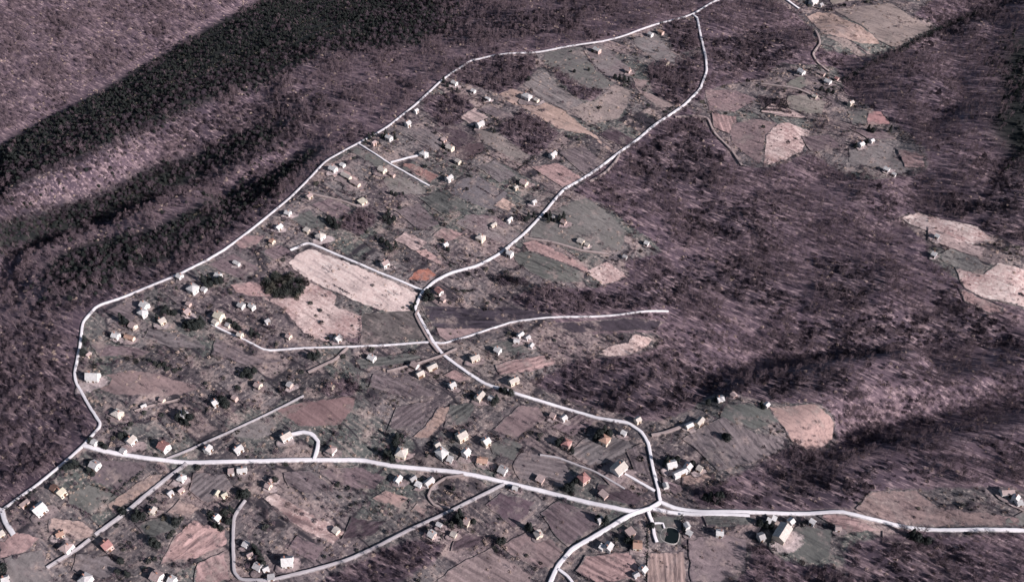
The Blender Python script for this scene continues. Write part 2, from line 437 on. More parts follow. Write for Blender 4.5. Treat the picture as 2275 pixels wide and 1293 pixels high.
pal = np.zeros(MX.shape, bool); drk = np.zeros(MX.shape, bool)
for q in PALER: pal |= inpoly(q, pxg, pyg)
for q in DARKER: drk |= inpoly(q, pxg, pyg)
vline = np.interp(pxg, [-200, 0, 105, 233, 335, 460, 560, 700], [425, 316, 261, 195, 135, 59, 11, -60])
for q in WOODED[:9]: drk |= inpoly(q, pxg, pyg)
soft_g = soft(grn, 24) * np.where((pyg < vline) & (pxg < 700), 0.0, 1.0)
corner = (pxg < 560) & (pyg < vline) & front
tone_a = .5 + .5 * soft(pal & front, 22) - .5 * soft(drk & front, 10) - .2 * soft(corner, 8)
nx, ny = len(GX), len(GY)
gv = np.stack([MX.ravel(), MY.ravel(), GZ.ravel()], -1)
ii = (np.arange(ny - 1)[:, None] * nx + np.arange(nx - 1)[None, :]).ravel()
gf = np.stack([ii, ii + 1, ii + nx + 1, ii + nx], -1)
gme = bpy.data.meshes.new("ground")
gme.vertices.add(len(gv)); gme.vertices.foreach_set('co', gv.ravel())
gme.loops.add(gf.size); gme.loops.foreach_set('vertex_index', gf.ravel().astype(np.int32))
gme.polygons.add(len(gf)); gme.polygons.foreach_set('loop_start', (np.arange(len(gf)) * 4).astype(np.int32))
gme.update(calc_edges=True)
gme.polygons.foreach_set('use_smooth', [True] * len(gf))
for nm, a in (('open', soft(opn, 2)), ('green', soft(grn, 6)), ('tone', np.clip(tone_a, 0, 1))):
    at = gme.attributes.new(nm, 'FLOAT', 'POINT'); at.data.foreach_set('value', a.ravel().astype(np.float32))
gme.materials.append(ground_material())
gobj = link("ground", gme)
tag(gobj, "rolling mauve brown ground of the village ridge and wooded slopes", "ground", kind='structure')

# ------------------------------------------------------------------ fields
def field_material(c1, c2, rows=None, speck=.5, soft_edge=True):
    m, nt, b = newmat("field")
    c1, c2 = tint(c1), tint(c2)
    p = wpos(nt)
    big = noise(nt, p, 0.045, 3, .6)
    fin = noise(nt, p, 0.6, 3, .65)
    c = mix(nt, remap(nt, big, .35, .65), c1, c2)
    dk = (c1[0] * .28, c1[1] * .28, c1[2] * .33); lt = tuple(min(.8, v * 1.6) for v in c2)
    c = mix(nt, remap(nt, fin, .46, .34, 0, speck), c, dk)
    c = mix(nt, remap(nt, fin, .57, .70, 0, speck), c, lt)
    hgt_in = fin
    ang, sp, st = rows or (PLOT, 3.0, .0)
    sn = noise(nt, mapped(nt, p, ang, (.05, 1.0 / (sp * .8), 1)), 1.0, 3, .62, .5)
    sk = .75 if rows else .45
    c = mix(nt, remap(nt, sn, .48, .34, 0, sk), c, dk)
    c = mix(nt, remap(nt, sn, .55, .70, 0, sk * .8), c, lt)
    if rows:
        st *= .38
        wv = N(nt, 'ShaderNodeTexWave', wave_type='BANDS', bands_direction='Y')
        wv.inputs['Scale'].default_value = 2 * math.pi / sp / 20 * 1.0
        wv.inputs['Distortion'].default_value = 3.2; wv.inputs['Detail'].default_value = 2; wv.inputs['Detail Scale'].default_value = .6
        nt.links.new(mapped(nt, p, ang), wv.inputs['Vector'])
        brk = remap(nt, noise(nt, p, .12, 2), .35, .6, .15, st)
        c = mix(nt, math_(nt, 'MULTIPLY', remap(nt, wv.outputs['Fac'], .35, .85), brk), c, tuple(v * .42 for v in c1))
        hgt_in = math_(nt, 'SUBTRACT', fin, math_(nt, 'MULTIPLY', wv.outputs['Fac'], .5))
    if soft_edge:
        gr = N(nt, 'ShaderNodeGroup'); gr.node_tree = VG
        att = N(nt, 'ShaderNodeAttribute'); att.attribute_name = 'inner'
        k = math_(nt, 'ADD', att.outputs['Fac'], math_(nt, 'MULTIPLY', math_(nt, 'SUBTRACT', noise(nt, p, .3, 3, .6), .5), 1.1))
        c = mix(nt, remap(nt, noise(nt, p, .10, 4, .65), .50, .64, 0, .66 if max(c2) < .45 else .34), c, gr.outputs[0])
        c = mix(nt, remap(nt, k, .12, .48), gr.outputs[0], c)
    nt.links.new(c, b.inputs['Base Color'])
    bp = N(nt, 'ShaderNodeBump'); bp.inputs['Strength'].default_value = .7; bp.inputs['Distance'].default_value = .3
    nt.links.new(hgt_in, bp.inputs['Height']); nt.links.new(bp.outputs[0], b.inputs['Normal'])
    return m

def img_angle(px, py, deg):
    """ground direction of a picture direction at a place"""
    a = math.radians(deg)
    X, Y = cast([px, px + 12 * math.cos(a)], [py, py + 12 * math.sin(a)])
    return math.atan2(Y[1] - Y[0], X[1] - X[0])

FIELD_POLYS = []
def field(poly, c1, c2, label, rows=None, speck=.45, cat='field', name='field', jit=.45):
    k = len(FIELD_POLYS)
    FIELD_POLYS.append(poly)
    P = np.array(poly, float)
    X, Y = cast(P[:, 0], P[:, 1])
    pts = []
    r = random.Random(k)
    n = len(X)
    for i in range(n):
        j = (i + 1) % n
        L = math.hypot(X[j] - X[i], Y[j] - Y[i]); m = max(1, int(L / 3))
        nxn, nyn = -(Y[j] - Y[i]) / max(L, .1), (X[j] - X[i]) / max(L, .1)
        for q in range(m):
            t = q / m; o = r.uniform(-jit, jit)
            pts.append(Vector((X[i] + (X[j] - X[i]) * t + nxn * o, Y[i] + (Y[j] - Y[i]) * t + nyn * o)))
    nb = len(pts)
    gx, gy = np.meshgrid(np.arange(X.min(), X.max(), 2.2), np.arange(Y.min(), Y.max(), 2.2))
    gx = gx.ravel() + rng.uniform(-.5, .5, gx.size); gy = gy.ravel() + rng.uniform(-.5, .5, gy.size)
    bnd = [(p.x, p.y) for p in pts]
    ins = inpoly(bnd, gx, gy)
    bx = np.array(bnd)
    gi = np.stack([gx[ins], gy[ins]], -1)
    if len(gi):
        dd = np.sqrt(((gi[:, None, :] - bx[None, :, :]) ** 2).sum(-1)).min(1)
        gi, dd = gi[dd > .9], dd[dd > .9]
    else: dd = np.zeros(0)
    allp = pts + [Vector((float(a), float(b))) for a, b in gi]
    inner = np.concatenate([np.zeros(nb), np.clip(dd / 1.7, 0, 1)])
    fv, fe, ff, fiv, _, _ = delaunay_2d_cdt(allp, [], [list(range(nb))], 1, 1e-4)
    fx = np.array([v.x for v in fv]); fy = np.array([v.y for v in fv])
    fz = hgt(fx, fy) + 0.13 + 0.004 * k
    me = mesh_of(name, np.stack([fx, fy, fz], -1), [tuple(t) for t in ff], field_material(c1, c2, rows, speck), smooth=True)
    at = me.attributes.new('inner', 'FLOAT', 'POINT')
    at.data.foreach_set('value', [float(inner[s[0]]) if s else 0.0 for s in fiv])
    o = link(name, me)
    # sheets lie open: make sure they look upward
    if me.polygons[0].normal.z < 0: me.flip_normals()
    tag(o, label, cat, kind='structure')
    return o

TAN = (.40, .29, .235); TAN2 = (.47, .345, .29)
GREY = (.165, .150, .142); GREY2 = (.225, .200, .190)
GG = (.105, .108, .096); GG2 = (.15, .148, .132)
PINK = (.36, .235, .215); PINK2 = (.46, .315, .285)
PALE = (.58, .46, .41); PALE2 = (.66, .54, .48)
DARK = (.085, .060, .064); DARK2 = (.12, .085, .088)
MAUVE = (.17, .125, .128); MAUVE2 = (.225, .168, .166)
def A(px, py, deg): return img_angle(px, py, deg)
field([(1107, 210), (1137, 197), (1191, 217), (1254, 247), (1291, 277), (1321, 300), (1361, 334), (1358, 341), (1311, 300), (1281, 297), (1241, 287), (1204, 267), (1171, 244), (1127, 227)], TAN, TAN2, "long tan grass strip running down from the large white house", speck=.25)
field([(1211, 117), (1291, 104), (1321, 154), (1368, 187), (1341, 200), (1308, 197), (1274, 180), (1244, 157), (1208, 144)], GREY, GG2, "grey green rounded meadow below the tree lined upper road")
field([(1301, 230), (1328, 220), (1365, 187), (1405, 204), (1395, 234), (1375, 264), (1321, 277), (1301, 274), (1274, 247), (1261, 240)], (.26, .215, .19), (.31, .25, .225), "curved grey tan field east of the striped vineyard")
field([(1161, 187), (1211, 157), (1241, 190), (1281, 220), (1301, 230), (1261, 247), (1238, 237), (1191, 214)], (.2, .175, .168), (.25, .22, .205), "striped grey vineyard plot between two meadows", rows=(A(1230, 205, 30), 3.0, .8))
field([(1408, 87), (1455, 73), (1505, 127), (1498, 147), (1468, 143), (1425, 113), (1411, 100)], GREY, GREY2, "grey fenced meadow at the top beside the pink sheds")
field([(1298, 104), (1341, 97), (1375, 134), (1411, 157), (1405, 167), (1381, 167), (1361, 180), (1325, 157)], MAUVE, GREY2, "mauve grass plot around the pink cottage near the upper road")
field([(1405, 174), (1445, 180), (1425, 200), (1502, 234), (1475, 247), (1431, 217), (1415, 200)], (.24, .185, .17), (.31, .24, .22), "pale clearing shaped like a hook beside the loop thicket")
field([(1051, 287), (1084, 284), (1178, 347), (1161, 364), (1144, 361), (1074, 320)], (.2, .178, .16), (.25, .21, .19), "long grey grass strip below the white house with the black shadow")
field([(1009, 317), (1071, 317), (1084, 334), (1037, 361), (1014, 350)], DARK, DARK2, "dark brown garden plot beside the cream yard house")
field([(767, 332), (790, 327), (870, 364), (840, 378), (824, 364)], GG, GG2, "dark green lawn below the start of the stub lane")
field([(870, 378), (934, 414), (950, 432), (870, 432), (850, 400)], (.17, .16, .135), GREY2, "pale green meadow strip on the near side of the stub lane")
field([(884, 364), (917, 364), (977, 391), (957, 408), (920, 384)], (.27, .16, .14), (.31, .19, .165), "reddish brown plot in the corner of the stub lane")
field([(735, 362), (760, 372), (818, 412), (810, 432), (770, 410), (722, 385)], PINK, PALE, "pink gravel yard with pale strips behind the roadside houses", speck=.6)
field([(1015, 402), (1060, 390), (1130, 430), (1100, 470), (1040, 450), (1000, 430)], (.13, .118, .122), (.165, .148, .150), "grey square meadow in the middle of the upper village", speck=.3)
field([(1849, 23), (1976, 7), (2023, 37), (2086, 63), (1993, 110), (1949, 90), (1869, 33)], (.255, .205, .18), (.30, .245, .215), "large grey tan field in the upper right corner", speck=.25)
field([(1792, 37), (1816, 27), (1849, 30), (1949, 87), (1956, 100), (1909, 97), (1826, 77), (1802, 50)], TAN, (.40, .30, .26), "tan pink ploughed field beside the large upper right field", speck=.2, rows=(A(1870, 60, 27), 6, .35))
field([(1829, 80), (1882, 87), (1916, 117), (1956, 124), (1949, 134), (1909, 127), (1876, 104)], (.25, .2, .18), (.3, .24, .21), "thin pale strip below the tan ploughed field")
field([(1832, -20), (1950, -20), (1916, 0), (1849, 13)], (.3, .26, .21), (.36, .3, .25), "pale green field cut by the top of the view")
field([(1695, 371), (1702, 301), (1729, 274), (1755, 274), (1802, 291), (1782, 337), (1745, 357)], PINK, PALE, "pale speckled pink field amid the upper right scrub", speck=.75)
field([(1625, 277), (1675, 264), (1729, 274), (1702, 301), (1689, 367), (1632, 324), (1619, 297)], MAUVE, (.26, .19, .18), "mauve rough field left of the speckled pink field", speck=.6)
field([(1929, 247), (1959, 250), (1979, 277), (1926, 277)], (.42, .235, .22), (.47, .27, .25), "small rosy bare patch at the wood edge upper right", speck=.2)
field([(1882, 247), (1926, 247), (1926, 277), (1892, 277)], GREY, GG2, "grey green plot left of the rosy bare patch")
field([(1886, 334), (1926, 321), (1946, 314), (1983, 327), (1986, 351), (2023, 377), (2003, 391), (1946, 374), (1886, 361)], GREY, GREY2, "grey meadow around the white house near the right woods")
field([(1745, 187), (1782, 167), (1802, 187), (1779, 200), (1749, 193)], (.17, .165, .14), (.2, .19, .16), "small green yard below the white house at the wood edge")
field([(1749, 214), (1802, 210), (1836, 227), (1826, 254), (1789, 254), (1749, 240)], (.19, .178, .15), (.25, .215, .19), "green tan orchard meadow among the upper right cottages", speck=.6)
field([(1565, 200), (1632, 200), (1682, 220), (1632, 250), (1575, 247)], MAUVE, (.29, .205, .195), "pinkish rough pasture beside the bend of the middle road", speck=.7)
field([(640, 584), (660, 564), (688, 552), (780, 586), (900, 638), (928, 652), (912, 694), (862, 696), (800, 674), (735, 647), (690, 625), (652, 600)], PALE, PALE2, "large very pale bare field beside the straight lane", speck=.3)
field([(560, 640), (600, 664), (646, 662), (692, 628), (733, 646), (748, 659), (742, 680), (811, 703), (808, 727), (796, 751), (718, 760), (673, 739), (628, 686), (590, 668)], PINK, PALE, "mottled pink bare ground below the evergreen grove", speck=.6)
field([(510, 632), (560, 625), (600, 640), (610, 662), (560, 660), (525, 650)], (.3, .2, .19), PINK2, "pink rough strip west of the evergreen grove", speck=.6)
field([(515, 540), (535, 524), (588, 524), (575, 543), (540, 555)], (.30, .21, .20), PINK, "dusky pink plot by the woodland edge road", speck=.2)
field([(200, 857), (212, 838), (290, 822), (350, 830), (400, 845), (445, 862), (400, 880), (260, 880)], (.21, .155, .15), (.26, .19, .175), "curved tan meadow beside the house with the brown roof", speck=.35)
field([(1188, 492), (1262, 452), (1302, 440), (1342, 464), (1378, 497), (1392, 524), (1378, 557), (1335, 561), (1262, 547), (1175, 526)], (.14, .135, .122), (.18, .168, .155), "oval grey green meadow east of the middle road", speck=.3)
field([(1138, 562), (1175, 558), (1258, 588), (1300, 608), (1292, 628), (1228, 628), (1178, 608), (1145, 582)], GG, GG2, "dark green strip field below the oval meadow", speck=.25, rows=(A(1220, 595, 22), 3, .3))
field([(1158, 540), (1188, 534), (1295, 587), (1315, 612), (1262, 588), (1175, 558)], (.29, .19, .175), PINK2, "thin pink strip between oval meadow and green strip field", speck=.5)
field([(1302, 602), (1348, 582), (1400, 614), (1378, 624), (1338, 634), (1308, 612)], PINK, PALE, "pale pink scree patch at the wood edge", speck=.8)
field([(935, 680), (1130, 682), (1225, 697), (1232, 712), (1140, 713), (1060, 738), (960, 726)], (.048, .040, .050), (.066, .054, .066), "dark slate ploughed field on the far side of the long lane", speck=.3, rows=(A(1050, 700, 2), 3, .4))
field([(1215, 722), (1400, 706), (1480, 716), (1450, 735), (1270, 740)], (.050, .041, .050), (.070, .056, .066), "dark slate strip on the near side of the long lane", speck=.35)
field([(805, 695), (920, 690), (938, 725), (950, 752), (800, 767)], (.098, .088, .082), (.135, .115, .11), "dark square garden field west of the middle road", speck=.4, rows=(A(870, 730, 28), 3, .5))
field([(968, 728), (1105, 730), (1060, 744), (992, 760), (975, 745)], (.31, .225, .215), (.37, .27, .25), "pink triangular field between the middle road and long lane", speck=.25)
field([(1325, 785), (1355, 768), (1395, 760), (1405, 742), (1455, 752), (1430, 778), (1395, 791), (1348, 794)], (.5, .36, .31), PALE, "pale scraped clearing at the edge of the eastern woods", speck=.9)
field([(1095, 457), (1118, 440), (1148, 457), (1128, 470)], TAN, TAN2, "small square tan plot by the middle road", speck=.15, jit=.3)
field([(905, 622), (922, 602), (950, 597), (970, 612), (945, 626)], (.30, .125, .095), (.36, .165, .12), "rusty red patch of scrub at the lane corner", speck=.7)
field([(920, 557), (947, 553), (1000, 594), (980, 590), (947, 577)], (.42, .29, .25), PINK2, "pale pink plot above the bend of the middle road", speck=.6)
field([(1010, 497), (1035, 478), (1100, 480), (1170, 530), (1120, 545), (1060, 520)], MAUVE, GREY2, "mauve garden plot with pale heaps beside the middle road", speck=.7)
field([(2000, 484), (2040, 472), (2105, 490), (2175, 505), (2215, 538), (2160, 545), (2110, 528), (2050, 512)], PINK, PALE2, "pale bare slope at the right wood edge", speck=.6)
field([(2120, 590), (2160, 606), (2185, 608), (2216, 585), (2320, 618), (2320, 700), (2233, 672), (2187, 664), (2140, 640)], PINK2, PALE2, "broad pale bare slope cut by the right frame edge", speck=.6)
field([(2080, 570), (2115, 550), (2165, 563), (2190, 600), (2150, 604), (2110, 590)], GREY, (.27, .255, .225), "grey green slope between the two pale bare slopes", speck=.6)
field([(611, 911), (660, 895), (790, 880), (785, 910), (755, 945), (700, 950), (665, 948)], (.205, .135, .13), (.245, .165, .155), "reddish ploughed field above the hook shaped drive", speck=.2)
field([(500, 972), (585, 921), (618, 938), (602, 968), (568, 978)], GREY, GREY2, "grey plot beside the diagonal path", speck=.4)
field([(155, 1095), (200, 1075), (260, 1102), (207, 1141), (150, 1118)], GG, (.165, .16, .145), "square green lawn beside the big white house", speck=.3)
field([(238, 1120), (334, 1055), (364, 1052), (354, 1072), (290, 1116), (247, 1137)], (.3, .225, .195), TAN, "narrow tan garden strip along the cul de sac", speck=.55, jit=.4)
field([(205, 1020), (340, 1028), (262, 1090), (195, 1068), (225, 1040)], (.13, .105, .11), (.165, .132, .134), "dark mauve plot south of the western main street", speck=.4)
field([(390, 1192), (428, 1155), (500, 1178), (508, 1208), (428, 1245), (355, 1255)], (.31, .21, .19), PINK2, "dusty pink meadow west of the loop lane", speck=.5, rows=(A(430, 1205, -35), 4, .3))
field([(585, 1108), (612, 1095), (665, 1128), (770, 1180), (740, 1212), (668, 1175), (635, 1148)], (.34, .23, .21), PALE, "streaky pink bank inside the loop lane", speck=.6, rows=(A(680, 1150, 28), 4, .7))
field([(0, 1192), (30, 1180), (90, 1195), (60, 1225), (0, 1240)], (.29, .2, .19), PINK2, "pink bare ground at the left end of the lane", speck=.5)
field([(10, 1240), (95, 1222), (115, 1293), (20, 1320)], GREY, GREY2, "grey lawn in the lower left corner", speck=.3)
field([(827, 1108), (857, 1088), (910, 1108), (890, 1132), (843, 1115)], (.37, .255, .22), (.43, .3, .265), "small bare pink paddock south of the main street", speck=.2, jit=.4)
field([(914, 1132), (927, 1118), (950, 1132), (940, 1146)], (.38, .265, .23), (.43, .305, .27), "tiny bare pink plot beside the pink paddock", speck=.2, jit=.3)
field([(1094, 955), (1154, 900), (1194, 904), (1214, 930), (1151, 972), (1114, 965)], (.19, .14, .14), (.235, .175, .168), "brown mauve field behind the village houses", speck=.3)
field([(1138, 1035), (1158, 1005), (1241, 1011), (1278, 1062), (1254, 1082), (1154, 1068)], (.185, .155, .152), (.225, .19, .185), "grey vineyard with close rows beside the main street", speck=.3, rows=(A(1200, 1045, 12), 2.6, .9))
field([(1261, 1008), (1301, 972), (1395, 968), (1405, 995), (1355, 1028), (1308, 1035)], (.155, .142, .138), (.21, .185, .178), "grey lawn between three pink roofed houses", speck=.35, rows=(A(1330, 1000, -30), 3, .4))
field([(1087, 988), (1124, 972), (1164, 988), (1141, 1025), (1097, 1008)], GG, (.14, .132, .125), "dark green garden behind the orange roofed house", speck=.4)
field([(974, 1289), (1010, 1258), (1090, 1218), (1127, 1238), (1177, 1272), (1190, 1320), (960, 1320)], (.24, .185, .175), (.29, .225, .21), "grey tan field with faint rows at the bottom middle", speck=.35, rows=(A(1080, 1270, 30), 3.5, .6))
field([(1114, 1212), (1191, 1168), (1254, 1225), (1228, 1262), (1194, 1262), (1128, 1229)], (.215, .16, .155), (.27, .2, .19), "mauve tan field with diagonal furrows", speck=.4, rows=(A(1190, 1220, 38), 3.5, .8))
field([(1078, 1122), (1114, 1095), (1194, 1115), (1171, 1145), (1144, 1175), (1094, 1135)], (.105, .075, .088), (.135, .098, .108), "dark purple fallow plot below the main street", speck=.35)
field([(1200, 1140), (1240, 1112), (1330, 1140), (1330, 1170), (1262, 1215), (1235, 1190)], (.15, .115, .122), (.19, .146, .148), "dark striped vineyard left of the curving road", speck=.4, rows=(A(1270, 1160, 35), 3.0, 1.0))
field([(1440, 1228), (1520, 1225), (1527, 1320), (1437, 1320)], (.35, .26, .225), (.39, .29, .255), "pinkish tan field with fine rows below the pond plot", speck=.15, rows=(A(1480, 1260, 88), 2.2, .6), jit=.3)
field([(1449, 1148), (1512, 1145), (1514, 1212), (1460, 1206)], GG, (.125, .125, .115), "fenced dark lawn around the black pond", speck=.3, jit=.3)
field([(918, 972), (946, 948), (974, 905), (1003, 903), (986, 940), (952, 976)], (.27, .19, .165), TAN, "pinkish tan garden strip behind the cream house", speck=.5)
field([(1705, 904), (1769, 901), (1809, 898), (1836, 918), (1856, 941), (1849, 978), (1809, 1008), (1759, 981), (1732, 941)], (.31, .215, .19), (.355, .25, .22), "bare pink field reaching the eastern woods", speck=.25)
field([(1612, 901), (1702, 896), (1732, 941), (1675, 955), (1625, 941), (1598, 925)], GG, (.135, .138, .125), "dark green field beside the bare pink field", speck=.3)
field([(1515, 975), (1605, 925), (1675, 962), (1749, 971), (1755, 995), (1665, 1031), (1595, 1048), (1548, 1001)], (.165, .14, .14), (.205, .172, .168), "mauve furrowed field beside the dark green field", speck=.45, rows=(A(1640, 1000, 50), 3, .6))
field([(1515, 1058), (1565, 1048), (1582, 1062), (1542, 1078), (1515, 1076)], TAN, (.45, .33, .28), "tan vegetable plot below the white barns", speck=.2)
field([(1729, 1208), (1772, 1168), (1849, 1175), (1846, 1232), (1816, 1255), (1729, 1225)], (.095, .100, .092), (.135, .135, .122), "dark green lawn beside the big cream barn", speck=.25)
field([(1530, 1195), (1600, 1185), (1660, 1200), (1655, 1270), (1600, 1293), (1535, 1293)], (.2, .16, .162), (.255, .2, .195), "mauve meadow east of the fine rowed field", speck=.5)
field([(1900, 1130), (1935, 1092), (2035, 1088), (2085, 1128), (2280, 1154), (2280, 1172), (2010, 1166), (1925, 1146)], (.22, .16, .152), (.29, .215, .19), "tussocky mauve meadow along the eastern road", speck=.7, rows=(A(2000, 1120, 20), 5, .7))
field([(2225, 1160), (2275, 1135), (2300, 1140), (2300, 1172), (2230, 1170)], GG2, GREY2, "grey green plot in the right corner above the road", speck=.3)

# narrower garden strips and beds
STRIPS = [
    ([(968, 292), (1010, 276), (1062, 312), (1018, 330)], 'dark', "dark striped bed above the cream yard house", 28),
    ([(905, 300), (945, 288), (1000, 318), (960, 332)], 'grey', "grey bed below the roadside cottages", 28),
    ([(1085, 232), (1150, 262), (1120, 272), (1060, 245)], 'rows', "striped plot beside the tan grass strip", 28),
    ([(1020, 262), (1055, 240), (1085, 262), (1050, 282)], 'pale', "pale pinkish bed above the white house with the big shadow", 28),
    ([(1330, 300), (1360, 282), (1410, 312), (1385, 330)], 'dark', "dark garden bed at the end of the tan strip", 28),
    ([(1240, 340), (1290, 322), (1345, 362), (1300, 392)], 'rows', "striped plot right of the lone narrow house", 28),
    ([(1180, 372), (1240, 362), (1300, 400), (1250, 418)], 'pink', "pinkish plot above the middle road's bend", 28),
    ([(1060, 372), (1100, 356), (1150, 392), (1110, 408)], 'grey', "grey bed left of the pinkish bend house", 28),
    ([(930, 440), (990, 420), (1040, 462), (985, 480)], 'green', "dull green bed below the square meadow", 28),
    ([(880, 470), (930, 450), (980, 500), (930, 512)], 'rows', "striped bed in the middle gardens", 28),
    ([(985, 505), (1030, 520), (1000, 540), (960, 525)], 'pink', "pinkish bed round the tiny circled house", 28),
    ([(900, 515), (950, 540), (925, 560), (875, 535)], 'pale', "pale bed in the middle gardens", 28),
    ([(690, 455), (740, 440), (790, 470), (745, 490)], 'mauve', "mauve bed below the garden path", 28),
    ([(640, 485), (690, 468), (730, 498), (690, 512)], 'green', "grey green bed in the left garden row", 28),
    ([(575, 560), (620, 545), (650, 560), (610, 580)], 'mauve', "mauve bed below the dusky pink plot", 28),
    ([(460, 590), (520, 565), (580, 600), (530, 620)], 'mauve', "dusky meadow strip by the narrow white shed", 28),
    ([(240, 690), (300, 662), (340, 690), (290, 715)], 'rows', "striped plot inside the road's far left bend", 20),
    ([(330, 730), (420, 745), (470, 775), (380, 775), (320, 750)], 'grey', "grey lawn in front of the far left houses", 20),
    ([(200, 765), (300, 770), (360, 790), (220, 795)], 'mauve', "mauve strip above the dotted meadow", 20),
    ([(480, 750), (560, 790), (640, 800), (560, 815), (470, 790)], 'rows', "striped slope below the lane's left leg", 25),
    ([(790, 800), (900, 785), (960, 795), (880, 812), (800, 822)], 'green', "grey green strip under the thin pale lane", -8),
    ([(830, 830), (920, 845), (980, 880), (900, 885), (820, 860)], 'rows', "striped plot left of the middle road's lower bend", 28),
    ([(1010, 820), (1060, 845), (1020, 850), (985, 835)], 'pink', "pinkish bed left of the middle road near the barns", 30),
    ([(1060, 770), (1130, 755), (1210, 775), (1120, 800)], 'green', "grey green bed among the shed cluster", -15),
    ([(1100, 812), (1200, 790), (1260, 800), (1180, 828), (1110, 835)], 'pink', "pinkish strip right of the fork", -15),
    ([(880, 905), (960, 890), (940, 940), (860, 960)], 'rows', "striped plot above the pinkish cluster house", -35),
    ([(1000, 900), (1060, 895), (1040, 940), (985, 950)], 'green', "grey green bed behind the highest cluster house", -35),
    ([(1225, 950), (1290, 920), (1330, 935), (1270, 970)], 'mauve', "mauve bed below the road's dark trees", -35),
    ([(1390, 1000), (1430, 985), (1445, 1060), (1410, 1050)], 'rows', "striped bed beside the middle road's last stretch", 70),
    ([(1330, 1075), (1390, 1085), (1440, 1110), (1400, 1125), (1320, 1105)], 'dark', "dark bed in the corner before the junction", 25),
    ([(700, 1045), (790, 1035), (860, 1060), (830, 1090), (740, 1075)], 'mauve', "mauve plot under the main street's left half", 28),
    ([(630, 1050), (690, 1045), (740, 1080), (690, 1100), (640, 1080)], 'rows', "striped plot right of the small pinkish cottage", 28),
    ([(430, 1050), (500, 1055), (520, 1085), (460, 1120), (420, 1090)], 'grey', "grey bed between cul de sac and yellowish shed", -40),
    ([(400, 1110), (450, 1130), (420, 1150), (370, 1140)], 'tan', "tan strip right of the narrow cream cottage", 25),
    ([(300, 1165), (380, 1145), (400, 1175), (330, 1200)], 'green', "grey green lawn right of the cul de sac's end", 25),
    ([(110, 1150), (180, 1160), (230, 1185), (170, 1200), (110, 1185)], 'tan', "tan bed above the two red roofed houses", 25),
    ([(170, 1230), (240, 1235), (280, 1265), (230, 1290), (160, 1270)], 'grey', "grey lawn below the two red roofed houses", 25),
    ([(440, 1250), (500, 1225), (512, 1290), (430, 1300)], 'pink', "dusty pink strip left of the loop lane's foot", 60),
    ([(660, 1190), (720, 1215), (700, 1250), (640, 1220)], 'mauve', "mauve lawn behind the house inside the loop lane", 28),
    ([(780, 1150), (860, 1160), (830, 1190), (760, 1200)], 'dark', "dark bed on the loop lane's upper side", -28),
    ([(1020, 1180), (1080, 1190), (1060, 1215), (1000, 1225)], 'dark', "dark bed below the pinkish cottage", -28),
    ([(1300, 1235), (1400, 1225), (1430, 1280), (1330, 1300), (1280, 1270)], 'pink', "pinkish rough bed right of the curving road", 28),
    ([(1470, 1060), (1520, 1085), (1500, 1100), (1475, 1085)], 'mauve', "mauve verge bed above the junction", 20),
    ([(1560, 1145), (1680, 1150), (1670, 1170), (1570, 1172)], 'green', "grey green verge along the eastern road", 2),
    ([(1810, 1142), (1880, 1145), (1960, 1180), (1880, 1185)], 'pink', "pinkish verge on the eastern road's lower side", 12),
    ([(1960, 1180), (2080, 1196), (2060, 1212), (1960, 1205)], 'dark', "dark verge under the eastern road", 5),
    ([(1720, 225), (1690, 250), (1740, 262), (1790, 262)], 'pale', "pale strip below the upper right orchard", 10),
    ([(1580, 252), (1640, 262), (1620, 300), (1585, 285)], 'pink', "pinkish strip beside the winding dirt path", 70),
    ([(1990, 330), (2050, 345), (2055, 375), (2010, 372)], 'pink', "pinkish strip right of the lone meadow cottage", 20),
    ([(2060, 505), (2120, 530), (2190, 552), (2180, 575), (2110, 552), (2060, 535)], 'pale', "broken pale soil between the two bare slopes", 25),
    ([(2130, 640), (2190, 668), (2240, 690), (2200, 700), (2140, 670)], 'pink', "ragged pink soil under the broad bare slope", 25),
    ([(1780, 305), (1840, 300), (1870, 330), (1800, 338)], 'mauve', "mauve scrubby plot right of the speckled field", 25),
    ([(1890, 290), (1960, 292), (1990, 310), (1930, 312)], 'mauve', "mauve strip below the rosy bare patch", 10),
]
SC = dict(dark=((.068, .050, .058), (.098, .072, .080)), grey=((.15, .13, .128), (.19, .165, .162)), rows=((.15, .122, .124), (.20, .162, .162)), pale=((.42, .32, .29), (.52, .40, .36)), pink=((.30, .205, .19), (.38, .262, .24)), green=((.10, .102, .094), (.135, .134, .122)), mauve=((.16, .12, .126), (.21, .158, .16)), tan=((.34, .255, .22), (.42, .315, .27)))
for poly, kd, lb, an in STRIPS:
    mx_ = sum(p[0] for p in poly) / len(poly); my_ = sum(p[1] for p in poly) / len(poly)
    rw = (A(mx_, my_, an), 2.8, {'rows': 1.0, 'dark': .5, 'mauve': .5}.get(kd, .35))
    field(poly, *SC[kd], lb, rows=rw, speck=.6)
# ------------------------------------------------------------------ roads
def road_material(c1, c2):
    m, nt, b = newmat("road", .85, .2)
    p = wpos(nt)
    c = mix(nt, remap(nt, noise(nt, p, .12, 3), .35, .65), c1, c2)
    c = mix(nt, remap(nt, noise(nt, p, 1.3, 3, .7), .60, .75, 0, .35), c, tuple(v * .55 for v in c1))
    at = N(nt, 'ShaderNodeAttribute'); at.attribute_name = 'across'
    ed = math_(nt, 'ADD', at.outputs['Fac'], math_(nt, 'MULTIPLY', math_(nt, 'SUBTRACT', noise(nt, p, .7, 3), .5), .8))
    c = mix(nt, remap(nt, ed, .72, 1.05, 0, .8), c, tuple(v * .45 for v in c1))
    nt.links.new(c, b.inputs['Base Color'])
    return m
RM_WHITE = road_material((.62, .575, .60), (.72, .68, .70))
RM_GREY = road_material((.36, .32, .335), (.44, .40, .415))
RM_DIRT = road_material((.27, .21, .205), (.34, .27, .26))
ROAD_PTS = []
